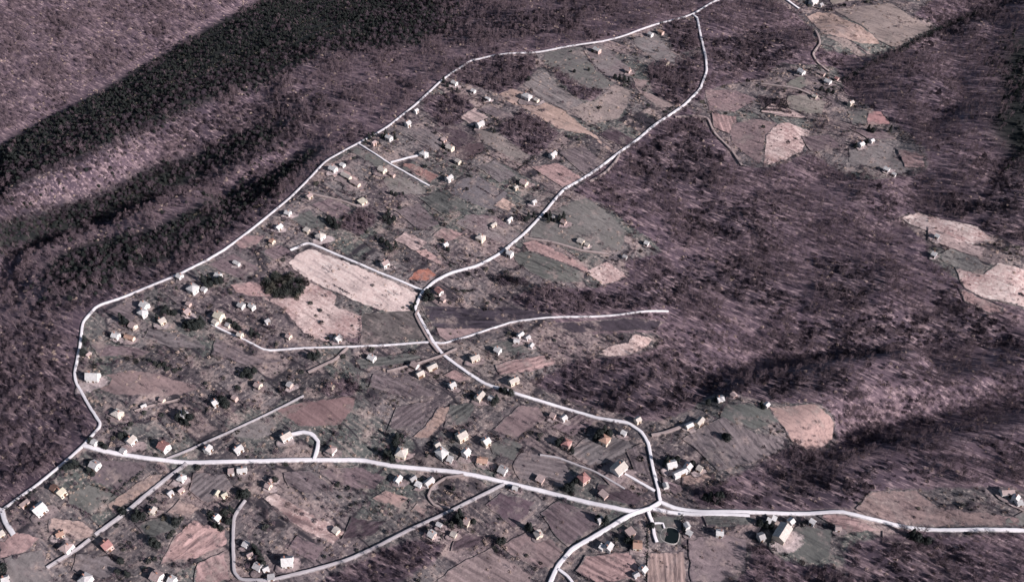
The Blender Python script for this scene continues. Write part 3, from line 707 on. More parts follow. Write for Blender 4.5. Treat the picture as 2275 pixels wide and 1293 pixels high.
def road(px, width, label, mat=RM_WHITE, name='road', k=0, jit=.12):
    P = np.array(px, float)
    X, Y = cast(P[:, 0], P[:, 1])
    # smooth the corners: Chaikin once, then resample every 2 m
    q = [(X[0], Y[0])]
    for i in range(len(X) - 1):
        a, b = np.array((X[i], Y[i])), np.array((X[i + 1], Y[i + 1]))
        q += [tuple(a * .9 + b * .1), tuple(a * .1 + b * .9)]
    q.append((X[-1], Y[-1]))
    q = np.array(q)
    s = np.concatenate([[0], np.cumsum(np.hypot(*np.diff(q, axis=0).T))])
    n = max(3, int(s[-1] / 1.8)); t = np.linspace(0, s[-1], n)
    cx, cy = np.interp(t, s, q[:, 0]), np.interp(t, s, q[:, 1])
    tx, ty = np.gradient(cx), np.gradient(cy); L = np.hypot(tx, ty); tx /= L; ty /= L
    for _ in range(2):
        tx[1:-1] = (tx[:-2] + tx[1:-1] + tx[2:]) / 3; ty[1:-1] = (ty[:-2] + ty[1:-1] + ty[2:]) / 3
    ROAD_PTS.append(np.stack([cx, cy, np.full(n, width)], -1))
    offs = np.array([-1, -1, -.5, 0, .5, 1, 1]) * width / 2
    v = []; ac = []
    for j, o in enumerate(offs):
        oo = o + (rng.uniform(-jit, jit, n) if j in (0, 1, 5, 6) else 0)
        if j == 0: o0 = oo
        x, y = cx - ty * oo, cy + tx * oo
        zz = hgt(x, y)
        if j in (0, 6): z = zz - .4
        else: z = np.maximum(zz, hgt(cx, cy) - .3) + .24 + .010 * k + .004 * len(FIELD_POLYS) + (.04 if abs(o) < width * .3 else 0)
        v.append(np.stack([x, y, z], -1)); ac.append(np.full(n, abs(o) / (width / 2)))
    v[0][:, :2] = v[1][:, :2]; v[6][:, :2] = v[5][:, :2]
    v = np.concatenate(v); ac = np.concatenate(ac)
    f = []
    for j in range(6):
        for i in range(n - 1):
            a = j * n + i
            f.append((a, a + 1, a + n + 1, a + n))
    me = mesh_of(name, v, f, mat, smooth=False)
    me.polygons.foreach_set('use_smooth', [True] * len(f))
    at = me.attributes.new('across', 'FLOAT', 'POINT'); at.data.foreach_set('value', ac.astype(np.float32))
    bm = bmesh.new(); bm.from_mesh(me)
    nz = sum(fc.normal.z for fc in bm.faces)
    if nz < 0: bmesh.ops.reverse_faces(bm, faces=bm.faces[:]); bm.to_mesh(me)
    bm.free()
    o = link(name, me)
    return tag(o, label, "road" if name == 'road' else name, kind='structure')

road([(1625, -12), (1600, 0), (1540, 32), (1395, 78), (1330, 95), (1225, 112), (1140, 120), (1090, 126), (1045, 136), (1010, 160), (975, 185), (910, 245), (865, 280), (795, 320), (725, 358), (690, 395), (640, 445), (560, 510), (500, 555), (455, 582), (395, 612), (305, 648), (217, 680), (184, 718), (178, 770), (166, 830), (169, 850), (200, 905), (226, 945), (186, 990), (150, 1022), (80, 1080), (8, 1132), (-40, 1165)], 1.4, "long white road along the woodland edge, round the whole village", k=0)
road([(1540, 34), (1549, 42), (1556, 80), (1568, 130), (1570, 160), (1555, 200), (1520, 235), (1450, 282), (1390, 330), (1330, 375), (1255, 420), (1220, 460), (1165, 520), (1110, 565), (1060, 592), (1000, 608), (965, 626), (938, 650), (922, 685), (937, 715), (962, 760), (985, 790), (1040, 830), (1080, 855), (1160, 880), (1270, 912), (1330, 930), (1395, 940), (1425, 960), (1440, 985), (1450, 1040), (1460, 1080), (1467, 1118)], 1.7, "white middle road winding from the top corner down to the junction", k=1)
road([(186, 990), (225, 1001), (270, 1010), (330, 1019), (410, 1028), (480, 1027), (560, 1025), (680, 1022), (800, 1022), (880, 1037), (1000, 1047), (1080, 1062), (1200, 1090), (1320, 1120), (1405, 1138), (1440, 1132), (1467, 1116)], 2.15, "white main street crossing the lower village to the three way junction", k=2)
road([(1467, 1116), (1500, 1130), (1560, 1138), (1660, 1138), (1865, 1137), (1920, 1150), (2005, 1171), (2100, 1178), (2330, 1182)], 1.9, "white road leaving the junction eastward to the right edge", k=3)
road([(1450, 1130), (1490, 1139), (1560, 1143), (1665, 1146)], 1.8, "short white track parallel to the eastern road by the pond plot", k=4)
road([(1445, 1130), (1405, 1142), (1340, 1180), (1270, 1220), (1238, 1258), (1215, 1310)], 2.1, "white road curving down from the junction to the bottom edge", k=5)
road([(795, 320), (860, 362), (955, 415)], 1.1, "white stub lane running straight off the woodland edge road", k=6)
road([(868, 362), (905, 352), (938, 345)], 1.2, "short white drive from the stub lane to the white house", k=7, name='driveway')
road([(645, 557), (684, 540), (760, 572), (850, 610), (938, 646)], 1.3, "straight white lane above the large pale bare field", k=8)
road([(1485, 693), (1310, 705), (1140, 715), (1060, 742), (985, 764), (955, 761), (870, 767), (770, 772), (680, 774), (590, 780), (530, 750), (470, 722)], .92, "thin pale lane crossing the whole village below the pale field", k=9)
road([(772, 773), (745, 800), (685, 828)], 1.6, "short bent dirt spur dropping from the thin pale lane", RM_DIRT, k=10)
road([(675, 880), (600, 918), (500, 965), (430, 996), (370, 1020)], 1.05, "diagonal pale path up to the reddish ploughed field", RM_GREY, name='path', k=11)
road([(415, 1030), (350, 1080), (280, 1138), (212, 1188)], 1.9, "grey cul de sac running down left from the main street", RM_GREY, k=12)
road([(648, 966), (675, 960), (695, 966), (708, 982), (705, 1000), (698, 1022)], 2.0, "hook shaped white drive to the long cream house", name='driveway', k=13)
road([(545, 1112), (520, 1148), (518, 1200), (520, 1270), (535, 1288), (600, 1290), (690, 1268), (770, 1245), (850, 1208), (900, 1182), (1000, 1136), (1120, 1076)], 1.5, "grey loop lane enclosing the pink bank at the bottom left", RM_GREY, k=14)
road([(1388, 1054), (1420, 1072), (1455, 1092)], 1.4, "straight white drive to the cream house near the junction", name='driveway', k=15)
road([(1440, 1138), (1450, 1165), (1453, 1190), (1459, 1206)], 1.7, "white drive down the left side of the pond plot", name='driveway', k=16)
road([(1450, 1164), (1472, 1162), (1476, 1175)], 1.0, "thin curled path on the pond lawn", name='path', k=17)
road([(1030, 1056), (990, 1062), (960, 1082), (950, 1105), (965, 1124), (1000, 1130)], 1.2, "faint loop track round the rough plot below the main street", RM_DIRT, name='path', k=18)
road([(1500, 262), (1545, 258), (1572, 264), (1585, 295), (1625, 335), (1648, 370)], 1.6, "winding dirt path from the middle road to the right scrub", RM_DIRT, name='path', k=19)
road([(1730, -10), (1752, 5), (1775, 22)], 2.2, "pale track entering at the top by the small white house", k=20)
road([(1811, 70), (1822, 98), (1805, 122), (1815, 140), (1842, 162)], 1.6, "pinkish footpath from the tan field to the upper right cottages", RM_DIRT, name='path', k=21)
road([(1310, 405), (1345, 385), (1368, 360), (1376, 345)], 1.6, "short pale layby beside the middle road", RM_DIRT, name='path', k=22)
road([(1165, 530), (1230, 540), (1290, 558), (1352, 566)], 1.4, "faint pale path along the oval meadow's lower edge", RM_DIRT, name='path', k=23)
road([(1447, 968), (1475, 963), (1510, 950), (1545, 938)], 1.8, "pale drive from the middle road to the eastern barns", RM_DIRT, name='driveway', k=24)
road([(930, 690), (922, 700), (940, 735), (958, 765), (975, 785)], 1.3, "narrow dirt track hugging the middle road's left side", RM_DIRT, name='path', k=25)
road([(1240, 1265), (1262, 1282), (1275, 1300)], 1.4, "short white drive off the curving road at the bottom", name='driveway', k=26)
road([(105, 1262), (135, 1243), (170, 1222), (200, 1198)], 1.4, "pale garden drive below the two red roofed houses", RM_GREY, name='driveway', k=27)
road([(-20, 1125), (6, 1136), (12, 1160), (32, 1190)], 2.2, "white road bend at the far left edge", k=28)
road([(860, 826), (930, 808), (985, 790), (1015, 775)], 1.2, "pale field track left of the middle road by the barns", RM_DIRT, name='path', k=29)
road([(1200, 1012), (1240, 1018), (1320, 1048), (1388, 1088)], .9, "thin grey footpath between the vineyard and the pink roofed house", RM_GREY, name='path', k=30)
road([(560, 508), (690, 432), (760, 448), (800, 462)][1:], 1.2, "faint grey garden path below the pink gravel yard", RM_DIRT, name='path', k=31)
road([(1690, 188), (1740, 194), (1772, 200), (1800, 212)], 1.3, "pale footpath past the small green yard at the wood edge", RM_DIRT, name='path', k=32)
road([(300, 914), (345, 900), (400, 888)], .8, "thin broken footpath past the tiny white shed", RM_DIRT, name='path', k=33)
ALLROAD = np.concatenate(ROAD_PTS)

# ------------------------------------------------------------------ the pond
def pond():
    P = [(1470, 1180), (1484, 1173), (1500, 1176), (1508, 1186), (1504, 1206), (1488, 1208), (1470, 1198)]
    X, Y = cast([p[0] for p in P], [p[1] for p in P])
    cx, cy = X.mean(), Y.mean()
    root = link("pond", None, loc=(cx, cy, float(hgt(cx, cy))))
    tag(root, "black garden pond with a pale rim on the fenced lawn", "pond")
    pts = []
    n = len(P)
    for i in range(n):
        for t in np.arange(0, 1, .25):
            a, b, c, d = [np.array((X[(i + q) % n], Y[(i + q) % n])) for q in (-1, 0, 1, 2)]
            pts.append(.5 * ((2 * b) + (-a + c) * t + (2 * a - 5 * b + 4 * c - d) * t * t + (-a + 3 * b - 3 * c + d) * t ** 3) - (cx, cy))
    m, nt, b = newmat("pond water", .08, .5); b.inputs['Base Color'].default_value = (.008, .012, .012, 1)
    m2, nt2, b2 = newmat("pond rim", .8)
    nt2.links.new(mix(nt2, noise(nt2, wpos(nt2), 1.2, 3), (.25, .22, .21), (.5, .46, .44)), b2.inputs['Base Color'])
    k = len(pts)
    me = mesh_of("water", [(p[0], p[1], .5) for p in pts], [tuple(range(k))], m)
    if me.polygons[0].normal.z < 0: me.flip_normals()
    link("water", me, root)
    v, f = [], []
    for i, p in enumerate(pts):
        q = p * (1 + .3 / max(1, np.hypot(*p)))
        v += [(p[0], p[1], .4), (p[0], p[1], .72), (q[0], q[1], .66), (q[0], q[1], -.4)]
    for i in range(k):
        a, b_ = i * 4, ((i + 1) % k) * 4
        for r in range(3): f.append((a + r, a + r + 1, b_ + r + 1, b_ + r))
    link("rim", mesh_of("rim", v, f, m2), root)
pond()
# ------------------------------------------------------------------ houses
ROOFC = dict(white=(.70, .665, .665), cream=(.62, .545, .50), pink=(.46, .345, .335), red=(.40, .20, .19), grey=(.50, .47, .48), orange=(.52, .32, .25), brown=(.20, .115, .095), yellow=(.64, .575, .47), dark=(.07, .06, .065))
def roof_material(k):
    c1 = ROOFC[k]
    m, nt, b = newmat(k + " roof", .7, .25)
    tc = N(nt, 'ShaderNodeTexCoord').outputs['Object']
    wv = N(nt, 'ShaderNodeTexWave', wave_type='BANDS', bands_direction='X'); wv.inputs['Scale'].default_value = 1.6
    wv.inputs['Distortion'].default_value = .6
    nt.links.new(tc, wv.inputs['Vector'])
    oi = N(nt, 'ShaderNodeObjectInfo')
    c = mix(nt, remap(nt, noise(nt, wpos(nt), .9, 4, .65), .38, .68), c1, tuple(v * .66 for v in c1))
    c = mix(nt, remap(nt, noise(nt, wpos(nt), 3.1, 2), .55, .75, 0, .35), c, (.16, .12, .11))
    c = mix(nt, math_(nt, 'MULTIPLY', wv.outputs['Fac'], .28), c, tuple(v * .5 for v in c1))
    c = mix(nt, math_(nt, 'MULTIPLY', oi.outputs['Random'], .6), c, tuple(v * .5 for v in c1))
    nt.links.new(c, b.inputs['Base Color'])
    bp = N(nt, 'ShaderNodeBump'); bp.inputs['Strength'].default_value = .5; bp.inputs['Distance'].default_value = .08
    nt.links.new(wv.outputs['Fac'], bp.inputs['Height']); nt.links.new(bp.outputs[0], b.inputs['Normal'])
    return m
ROOF = {k: roof_material(k) for k in ROOFC}
def plain(name, c1, c2, sc=1.5, rough=.85):
    m, nt, b = newmat(name, rough)
    nt.links.new(mix(nt, remap(nt, noise(nt, wpos(nt), sc, 3, .6), .35, .68), c1, c2), b.inputs['Base Color'])
    return m
WALLC = dict(white=plain("white plaster", (.66, .62, .61), (.52, .48, .47)), cream=plain("cream plaster", (.68, .58, .47), (.55, .46, .38)),
             pink=plain("pink plaster", (.55, .40, .36), (.45, .32, .29)), grey=plain("grey plaster", (.42, .39, .38), (.33, .30, .30)), wood=plain("weathered boards", (.22, .15, .12), (.15, .10, .085)))
M_DOOR = plain("door paint", (.16, .09, .06), (.11, .065, .045))
M_BRICK = plain("chimney brick", (.34, .18, .14), (.25, .13, .11), 4)
M_FRAME = plain("window frame paint", (.66, .62, .58), (.55, .5, .47))
M_GLASS, nt_, b_ = newmat("window glass", .12, .5); b_.inputs['Base Color'].default_value = (.03, .035, .04, 1)

HOUSES = []; HLABELS = []
def gable_mesh(w, d, h, rh, mat):
    v = [(-w/2, -d/2, -1.6), (w/2, -d/2, -1.6), (w/2, d/2, -1.6), (-w/2, d/2, -1.6), (-w/2, -d/2, h), (w/2, -d/2, h), (w/2, d/2, h), (-w/2, d/2, h), (-w/2, 0, h + rh), (w/2, 0, h + rh)]
    f = [(0, 1, 5, 4), (2, 3, 7, 6), (1, 2, 6, 9, 5), (3, 0, 4, 8, 7), (3, 2, 1, 0)]
    return mesh_of("wall", v, f, mat)

def roof_gable(w, d, h, rh, mat, ov=.25, th=.16):
    b = MB(); sl = rh / (d / 2); e = d / 2 + ov
    x0, x1 = -w/2 - ov, w/2 + ov
    zr = h + rh + .03; ze = h - sl * ov + .03
    for s in (-1, 1):
        y = s * e
        q = [(x0, y, ze), (x1, y, ze), (x1, 0, zr), (x0, 0, zr)]
        t = [(x, yy, z + th) for x, yy, z in q]
        if s < 0: b.quad(*t); b.quad(*q[::-1])
        else: b.quad(*t[::-1]); b.quad(*q)
        b.quad(q[0], q[1], t[1], t[0]); b.quad(q[1], q[2], t[2], t[1]); b.quad(q[3], q[0], t[0], t[3])
    return b.mesh("roof", mat)

def roof_hip(w, d, h, rh, mat, ov=.255, th=.18):
    b = MB(); r = max(.3, w/2 - d/2 * .9); x, y = w/2 + ov, d/2 + ov; z0 = h + .02
    A_, B_, C_, D_ = (-x, -y, z0), (x, -y, z0), (x, y, z0), (-x, y, z0)
    up = lambda p: (p[0], p[1], p[2] + th)
    a, b1, c, d1 = up(A_), up(B_), up(C_), up(D_)
    R0, R1 = (-r, 0, h + rh + th), (r, 0, h + rh + th)
    b.quad(a, b1, R1, R0); b.quad(c, d1, R0, R1); b.tri(b1, c, R1); b.tri(d1, a, R0)
    b.quad(A_, B_, b1, a); b.quad(B_, C_, c, b1); b.quad(C_, D_, d1, c); b.quad(D_, A_, a, d1); b.quad(D_, C_, B_, A_)
    return b.mesh("roof", mat)

def house(px, py, L, ang, d, h, roof, label, wall='white', kind='H', rise=None, wm=None):
    """px,py roof centre in the view; L ridge length in picture points; ang picture direction of the ridge"""
    L *= .58; d = d * .57; h *= .88
    a = math.radians(ang)
    dep0 = 523.0 / (1 + (py - 646) / FPX)
    sc = FPX / dep0
    rh = rise if rise is not None else d * .30
    yb = py + .62 * (h + rh * .6) * .72 * sc
    X, Y = cast([px, px - L/2 * math.cos(a), px + L/2 * math.cos(a)], [yb, yb - L/2 * math.sin(a), yb + L/2 * math.sin(a)])
    wid = wm or max(2.4, math.hypot(X[2] - X[1], Y[2] - Y[1]))
    rz = math.atan2(Y[2] - Y[1], X[2] - X[1])
    # turn so that the local -Y long side looks at the camera
    if -math.cos(rz) > 0: rz += math.pi
    cx, cy = float(X[0]), float(Y[0])
    ca, sa = math.cos(rz), math.sin(rz)
    cs = [hgt(cx + ca * u * wid / 2 - sa * v_ * d / 2, cy + sa * u * wid / 2 + ca * v_ * d / 2) for u in (-1, 1) for v_ in (-1, 1)]
    z = float(max(min(cs), float(hgt(cx, cy)) - .9)) + .15
    nm = {'H': 'house', 'P': 'house', 'S': 'shed', 'B': 'barn', 'F': 'shed'}[kind]
    root = link(nm, None, loc=(cx, cy, z), rz=rz)
    tag(root, label, nm, group={'house': 'village houses', 'shed': 'garden sheds', 'barn': 'village barns'}[nm])
    HOUSES.append((cx, cy, wid, d)); HLABELS.append(label)
    wmtl = WALLC[wall]
    if kind == 'F':
        b = MB(); b.box(-wid/2, wid/2, -d/2, d/2, -1.6, h)
        link('wall', b.mesh('wall', wmtl), root)
        b = MB(); e = .25
        v = [(-wid/2 - e, -d/2 - e, h + .02), (wid/2 + e, -d/2 - e, h + .02), (wid/2 + e, d/2 + e, h + .35), (-wid/2 - e, d/2 + e, h + .35)]
        t = [(p[0], p[1], p[2] + .14) for p in v]
        b.quad(*t); b.quad(*v[::-1])
        for i in range(4): b.quad(v[i], v[(i + 1) % 4], t[(i + 1) % 4], t[i])
        link('roof', b.mesh('roof', ROOF[roof]), root)
    elif kind == 'P':
        b = MB(); b.box(-wid/2, wid/2, -d/2, d/2, -1.6, h)
        link('wall', b.mesh('wall', wmtl), root)
        ro = link('roof', roof_hip(wid, d, h, rh, ROOF[roof]), root)
    else:
        link('wall', gable_mesh(wid, d, h, rh, wmtl), root)
        ro = link('roof', roof_gable(wid, d, h, rh, ROOF[roof]), root)
    r = random.Random(int(px * 7 + py))
    if kind in 'HP':
        b = MB(); x = wid * r.choice((-.22, .2, .05)); y = d * .14; zt = h + rh + .75
        b.box(x - .25, x + .25, y - .25, y + .25, h + rh * .4, zt); b.box(x - .31, x + .31, y - .31, y + .31, zt + .002, zt + .14)
        link('chimney', b.mesh('chimney', M_BRICK), ro)
    # door
    b = MB(); x = wid * r.choice((-.1, .08, .16)); dw = 1.4 if kind == 'B' else .5
    b.box(x - dw, x + dw, -d/2 - .07, -d/2 + .02, -.1, min(h - .15, 2.6 if kind == 'B' else 2.05))
    link('door', b.mesh('door', M_DOOR), root)
    if kind in 'HP':
        spots = [(s * wid * .33, 0) for s in (-1, 1)] + ([] if wid < 9 else [(-wid * .2, 0)])
        for xx, _ in spots:
            b = MB(); zc = min(1.3, h * .55)
            y = -d/2
            b.box(xx - .46, xx + .46, y - .05, y + .02, zc - .52, zc + .52, 0); b.box(xx - .36, xx + .36, y - .075, y - .051, zc - .42, zc + .42, 1)
            link('window', b.mesh('window', [M_FRAME, M_GLASS]), root)
        for s in (-1, 1):
            b = MB(); zc = min(1.3, h * .55); x = s * wid / 2
            b.box(x - .05, x + .05, -.45, .45, zc - .5, zc + .5, 0); b.box(x + s * .03 - .045, x + s * .03 + .045, -.35, .35, zc - .4, zc + .4, 1)
            link('window', b.mesh('window', [M_FRAME, M_GLASS]), root)
    return root

U, D_ = -30, 28
# --- upper village
house(1010, 186, 18, D_, 6, 3, 'white', "small white house uppermost along the woodland edge road")
house(1052, 204, 13, D_, 5, 2.6, 'white', "little white shed between two others in a line, uppermost garden row", kind='S')
house(1084, 221, 16, D_, 3.5, 2.4, 'white', "thin long white shed lowest of the three in a line", kind='S')
house(925, 248, 12, U, 4.5, 2.8, 'white', "tiny white cottage alone just below the woodland edge road", kind='S')
house(907, 276, 16, U, 6, 3.4, 'white', "white cube like cottage with a black shadow under the road's upper stretch")
house(865, 307, 19, D_, 6, 3, 'white', "white cottage nearest above the start of the stub lane")
house(831, 319, 14, U, 4.5, 2.6, 'pink', "dull pink shed just right of the stub lane's start", wall='pink', kind='S')
house(1170, 215, 32, D_, 8, 3.6, 'white', "large white house at the head of the long tan grass strip", kind='P')
house(1192, 224, 14, D_, 5, 2.6, 'cream', "cream annex hard against the large white upper house", kind='S', wall='cream')
house(1067, 277, 26, U, 7, 4, 'white', "white house with a big black shadow above the long grey strip")
house(1000, 329, 24, D_, 7, 3.2, 'cream', "cream house in a littered yard above the stub lane's drive", wall='cream')
house(1018, 360, 15, D_, 5, 2.5, 'cream', "cream shed at the foot of the dark brown plot", wall='cream', kind='S')
house(942, 343, 24, D_, 7, 3.4, 'white', "white house at the end of the stub lane's short drive", kind='P')
house(850, 378, 24, D_, 7, 3.2, 'cream', "cream house on the near side of the stub lane", wall='cream')
house(872, 388, 18, D_, 5, 2.5, 'pink', "pink lean-to behind the cream house by the stub lane", wall='pink', kind='F')
house(998, 397, 22, -35, 6, 3.2, 'white', "white house by the lower end of the stub lane")
house(1228, 345, 22, -38, 6, 3.4, 'white', "narrow white house alone between stub lane and middle road")
house(1164, 407, 24, D_, 7, 3.4, 'pink', "pinkish house with black shadow left of the middle road's bend", wall='cream')
house(986, 312, 14, U, 5, 2.4, 'pink', "low pink shed behind the cream yard house", wall='pink', kind='F')
house(1326, 113, 24, D_, 6.5, 3.2, 'white', "pinkish white cottage near the upper road with dark tree beside it", wall='pink')
house(1445, 78, 14, D_, 6, 2.8, 'white', "small white shed just under the road at the top", kind='S')
house(1468, 73, 18, D_, 5, 2.6, 'orange', "orange roofed shed beside the topmost white shed", wall='pink', kind='S')
house(1395, 158, 18, D_, 6, 2.8, 'pink', "pink cottage among trees below the fenced top meadow", wall='pink')
house(1478, 140, 20, D_, 6, 2.8, 'pink', "dusky pink cottage at the lower corner of the top meadow", wall='cream')
house(1186, 450, 14, U, 5, 2.6, 'white', "small pale shed just left of the middle road, above the hedge", kind='S')
house(1146, 418, 12, U, 4, 2.4, 'cream', "tiny cream shed above the small square tan plot", kind='S', wall='cream')
# --- upper right
house(1779, 161, 22, D_, 7, 3.6, 'white', "bright white house with black shadow at the upper right wood edge")
house(1838, 182, 22, D_, 7, 3.4, 'white', "white house lower right of the small green yard")
house(1827, 165, 14, D_, 5, 2.6, 'pink', "pink shed just behind the white house at the wood edge", wall='pink', kind='S')
house(1858, 176, 12, D_, 5, 2.6, 'red', "dark red roofed shed nearest the long hedgerow's end", wall='pink', kind='S')
house(1809, 215, 16, D_, 5, 2.6, 'cream', "cream cottage in the green tan orchard meadow", wall='cream')
house(1889, 230, 16, U, 5, 2.8, 'cream', "cream cottage above the grey green plot upper right", wall='cream')
house(1911, 322, 16, U, 6, 3.2, 'white', "white cottage with black shadow at the head of the grey meadow")
house(1935, 314, 12, U, 5, 2.6, 'white', "smaller white shed close right of the grey meadow's cottage", kind='S')
house(1968, 377, 20, D_, 6, 3, 'white', "lone white cottage at the foot of the right grey meadow")
house(1985, 388, 9, D_, 4, 2.2, 'white', "tiny white hut just below the lone right meadow cottage", kind='S')
house(1806, 6, 24, U, 8, 3.6, 'white', "white farmhouse cut by the top edge beside the pale track")
house(1822, 13, 12, U, 6, 2.8, 'grey', "grey shed right of the farmhouse at the top edge", wall='grey', kind='S')
# --- left middle
house(688, 437, 18, U, 6, 3, 'pink', "pinkish cottage left of the garden path, below the gravel yard", wall='cream')
house(641, 474, 18, 20, 6, 2.8, 'white', "white cottage below the road, highest of the left garden row")
house(621, 506, 22, -38, 6, 3, 'white', "slanted white cottage in the left garden row")
house(606, 537, 14, D_, 5, 2.6, 'orange', "small orange roofed cottage lowest of the left garden row", wall='cream')
house(713, 525, 24, D_, 8, 3.6, 'cream', "cream white house behind the bend of the straight lane", kind='P')
house(682, 512, 18, D_, 5, 2.4, 'cream', "low cream shed left of the house behind the lane bend", wall='cream', kind='F')
house(741, 376, 24, D_, 7, 3, 'white', "white house nearest the road in the pink gravel yard")
house(770, 392, 36, 30, 5, 2.6, 'cream', "long cream barn in the middle of the pink gravel yard", wall='cream', kind='B')
house(790, 408, 34, 30, 5, 2.6, 'pink', "long pinkish barn lowest in the pink gravel yard", wall='cream', kind='B')
house(762, 368, 14, D_, 5, 2.6, 'white', "little white shed at the top right of the gravel yard", kind='S')
house(527, 586, 22, 28, 3.5, 2.4, 'white', "narrow white shed alone in the dusky meadow by the road", kind='S')
house(401, 614, 16, D_, 6, 2.6, 'white', "low white cottage right beside the woodland edge road")
house(487, 613, 18, D_, 6, 3.4, 'white', "white cottage right of a clump of dark trees")
house(431, 641, 28, D_, 9, 3.6, 'white', "big white house left of a clump of dark trees", kind='P')
house(455, 644, 14, D_, 5, 2.4, 'grey', "pale grey shed stuck to the big white house by the trees", wall='white', kind='S')
house(324, 679, 22, D_, 7, 4, 'white', "upper of two white houses with black shadows, far left")
house(320, 695, 22, D_, 7, 3.6, 'white', "lower of two white houses with black shadows, far left", kind='P')
house(362, 713, 24, U, 7, 3.2, 'cream', "cream cottage in front of three dark evergreens", wall='cream')
house(416, 693, 22, -40, 7, 3, 'pink', "pink cottage right of three dark evergreens", wall='pink')
house(421, 676, 10, D_, 4, 2.4, 'pink', "tiny pink hut behind the pink cottage", wall='pink', kind='S')
house(297, 724, 20, D_, 6, 2.4, 'pink', "low pinkish white shed above the orange roofed row", wall='cream', kind='S')
house(260, 746, 22, 15, 6, 3, 'white', "white cottage at the left end of the low orange roofed row")
house(290, 750, 34, 18, 4, 2.4, 'orange', "long low orange roofed barn right of the white cottage", wall='cream', kind='B')
house(489, 702, 28, D_, 8, 4.6, 'yellow', "tall cream yellow house at the lane end with a wide black shadow", wall='cream')
house(480, 716, 18, 40, 5, 2.6, 'cream', "cream porch wing in front of the tall cream yellow house", wall='cream', kind='S')
house(509, 722, 14, D_, 5, 2.6, 'grey', "grey green shed beside the lane end", wall='cream', kind='S')
house(538, 679, 20, D_, 6, 3, 'grey', "pale grey cottage, left one of a pair below the pink strip", wall='white')
house(561, 681, 18, 35, 5, 2.8, 'white', "white cottage, right one of a pair below the pink strip")
house(535, 744, 16, 20, 5, 3, 'cream', "small cream cottage halfway along the lane's left leg", wall='cream')
house(643, 747, 14, D_, 5, 2.8, 'pink', "little pinkish cottage just above the thin pale lane", wall='cream')
house(595, 714, 13, U, 5, 2.8, 'grey', "small grey white hut on the slope above the thin lane", wall='white', kind='S')
house(199, 788, 16, -45, 4, 2.6, 'pink', "narrow pink shed beside the road's left bend", wall='cream', kind='S')
house(210, 835, 44, 0, 8, 3.6, 'white', "long white house with a brown rear roof near the left bend", rise=2.6)
house(575, 855, 20, D_, 6, 2.8, 'pink', "dim pink cottage among brown trees above the diagonal path", wall='cream')
house(645, 855, 13, D_, 5, 2.6, 'grey', "small grey cottage right of the dim pink one", wall='pink', kind='S')
house(737, 857, 18, D_, 5, 2.8, 'pink', "pinkish cottage behind the reddish ploughed field", wall='cream')
house(752, 752, 22, -40, 6, 3.6, 'white', "narrow white house with a slanting black shadow above the spur")
# --- centre
house(990, 545, 15, U, 5, 3, 'white', "tiny white house circled by bushes left of the middle road")
house(1068, 528, 26, D_, 8, 3.4, 'cream', "large cream house beside the middle road among pale heaps", wall='cream', kind='P')
house(1096, 500, 20, U, 4, 2.4, 'cream', "low cream shed behind the large cream house", wall='cream', kind='S')
house(1132, 489, 20, -40, 3.5, 2.4, 'white', "thin white shed slanting towards the middle road", kind='S')
house(856, 586, 24, U, 7, 3.8, 'pink', "pinkish white house behind the straight lane", wall='white')
house(976, 647, 24, 42, 6, 3.2, 'red', "red roofed house with white gable at the lane corner", wall='white')
house(985, 666, 15, 42, 4, 2.4, 'pink', "small pink shed in front of the red roofed lane corner house", wall='pink', kind='S')
house(1133, 564, 18, D_, 6, 3.4, 'white', "white cottage hugging the middle road's right side")
house(1126, 553, 12, U, 4, 2.6, 'white', "tiny white hut just above the cottage on the middle road", kind='S')
house(806, 448, 24, U, 8, 2.2, 'yellow', "yellowish roofless looking hut among pale bushes", wall='cream', kind='F')
house(1290, 536, 22, D_, 6, 2.2, 'cream', "cream hut in the middle of the oval meadow", wall='cream', kind='S')
house(1304, 544, 12, D_, 4, 2, 'cream', "tiny cream hut low in the oval meadow", wall='cream', kind='S')
house(1252, 494, 18, D_, 5, 2.6, 'pink', "pinkish cottage behind dark trees above the oval meadow", wall='pink')
house(1228, 483, 14, D_, 4, 2.6, 'grey', "small grey shed between dark trees near the middle road", wall='grey', kind='S')
house(1436, 541, 12, D_, 5, 2.8, 'white', "tiny white hut alone at the eastern wood edge", kind='S')
house(1388, 571, 10, D_, 4, 2.4, 'grey', "small grey hut right of the pale path's end", wall='white', kind='S')
house(827, 795, 24, D_, 6, 3, 'white', "white cottage just below the thin pale lane")
house(922, 811, 24, D_, 6, 3, 'pink', "pinkish barn left of the two long cream barns", wall='white', kind='B')
house(960, 815, 36, -28, 5.5, 3, 'cream', "long cream barn beside the middle road, upper one of two", wall='cream', kind='B')
house(934, 830, 26, -28, 5.5, 2.8, 'cream', "shorter cream barn at the lower left of the long one", wall='cream', kind='B')
house(1055, 795, 32, -22, 6, 3.2, 'cream', "cream house with dark shadow right of the road fork", wall='cream')
house(1106, 778, 20, D_, 6, 3.4, 'white', "white house above the cream one right of the fork")
house(1156, 744, 22, -35, 4, 2.6, 'white', "slim white shed, uppermost of the cluster under the long lane", kind='S')
house(1172, 750, 16, -35, 4, 2.4, 'grey', "slim grey shed right of the uppermost cluster shed", wall='white', kind='S')
house(1148, 758, 20, 10, 4, 2.4, 'white', "low white shed at the bottom left of the cluster", kind='S')
house(1180, 768, 14, -50, 4, 2.4, 'white', "little white hut at the right end of the shed cluster", kind='S')
house(1141, 845, 34, -25, 6, 3, 'cream', "pinkish cream house right of the middle road near the wood", wall='cream')
house(1005, 855, 22, U, 6, 3, 'white', "white cottage left of the middle road's lower bend")
house(1066, 880, 34, -48, 6, 3.4, 'cream', "slanted cream house below the middle road's lower bend", wall='cream')
house(1091, 885, 14, D_, 5, 2.6, 'white', "round looking white hut beside a dark tree", kind='S')
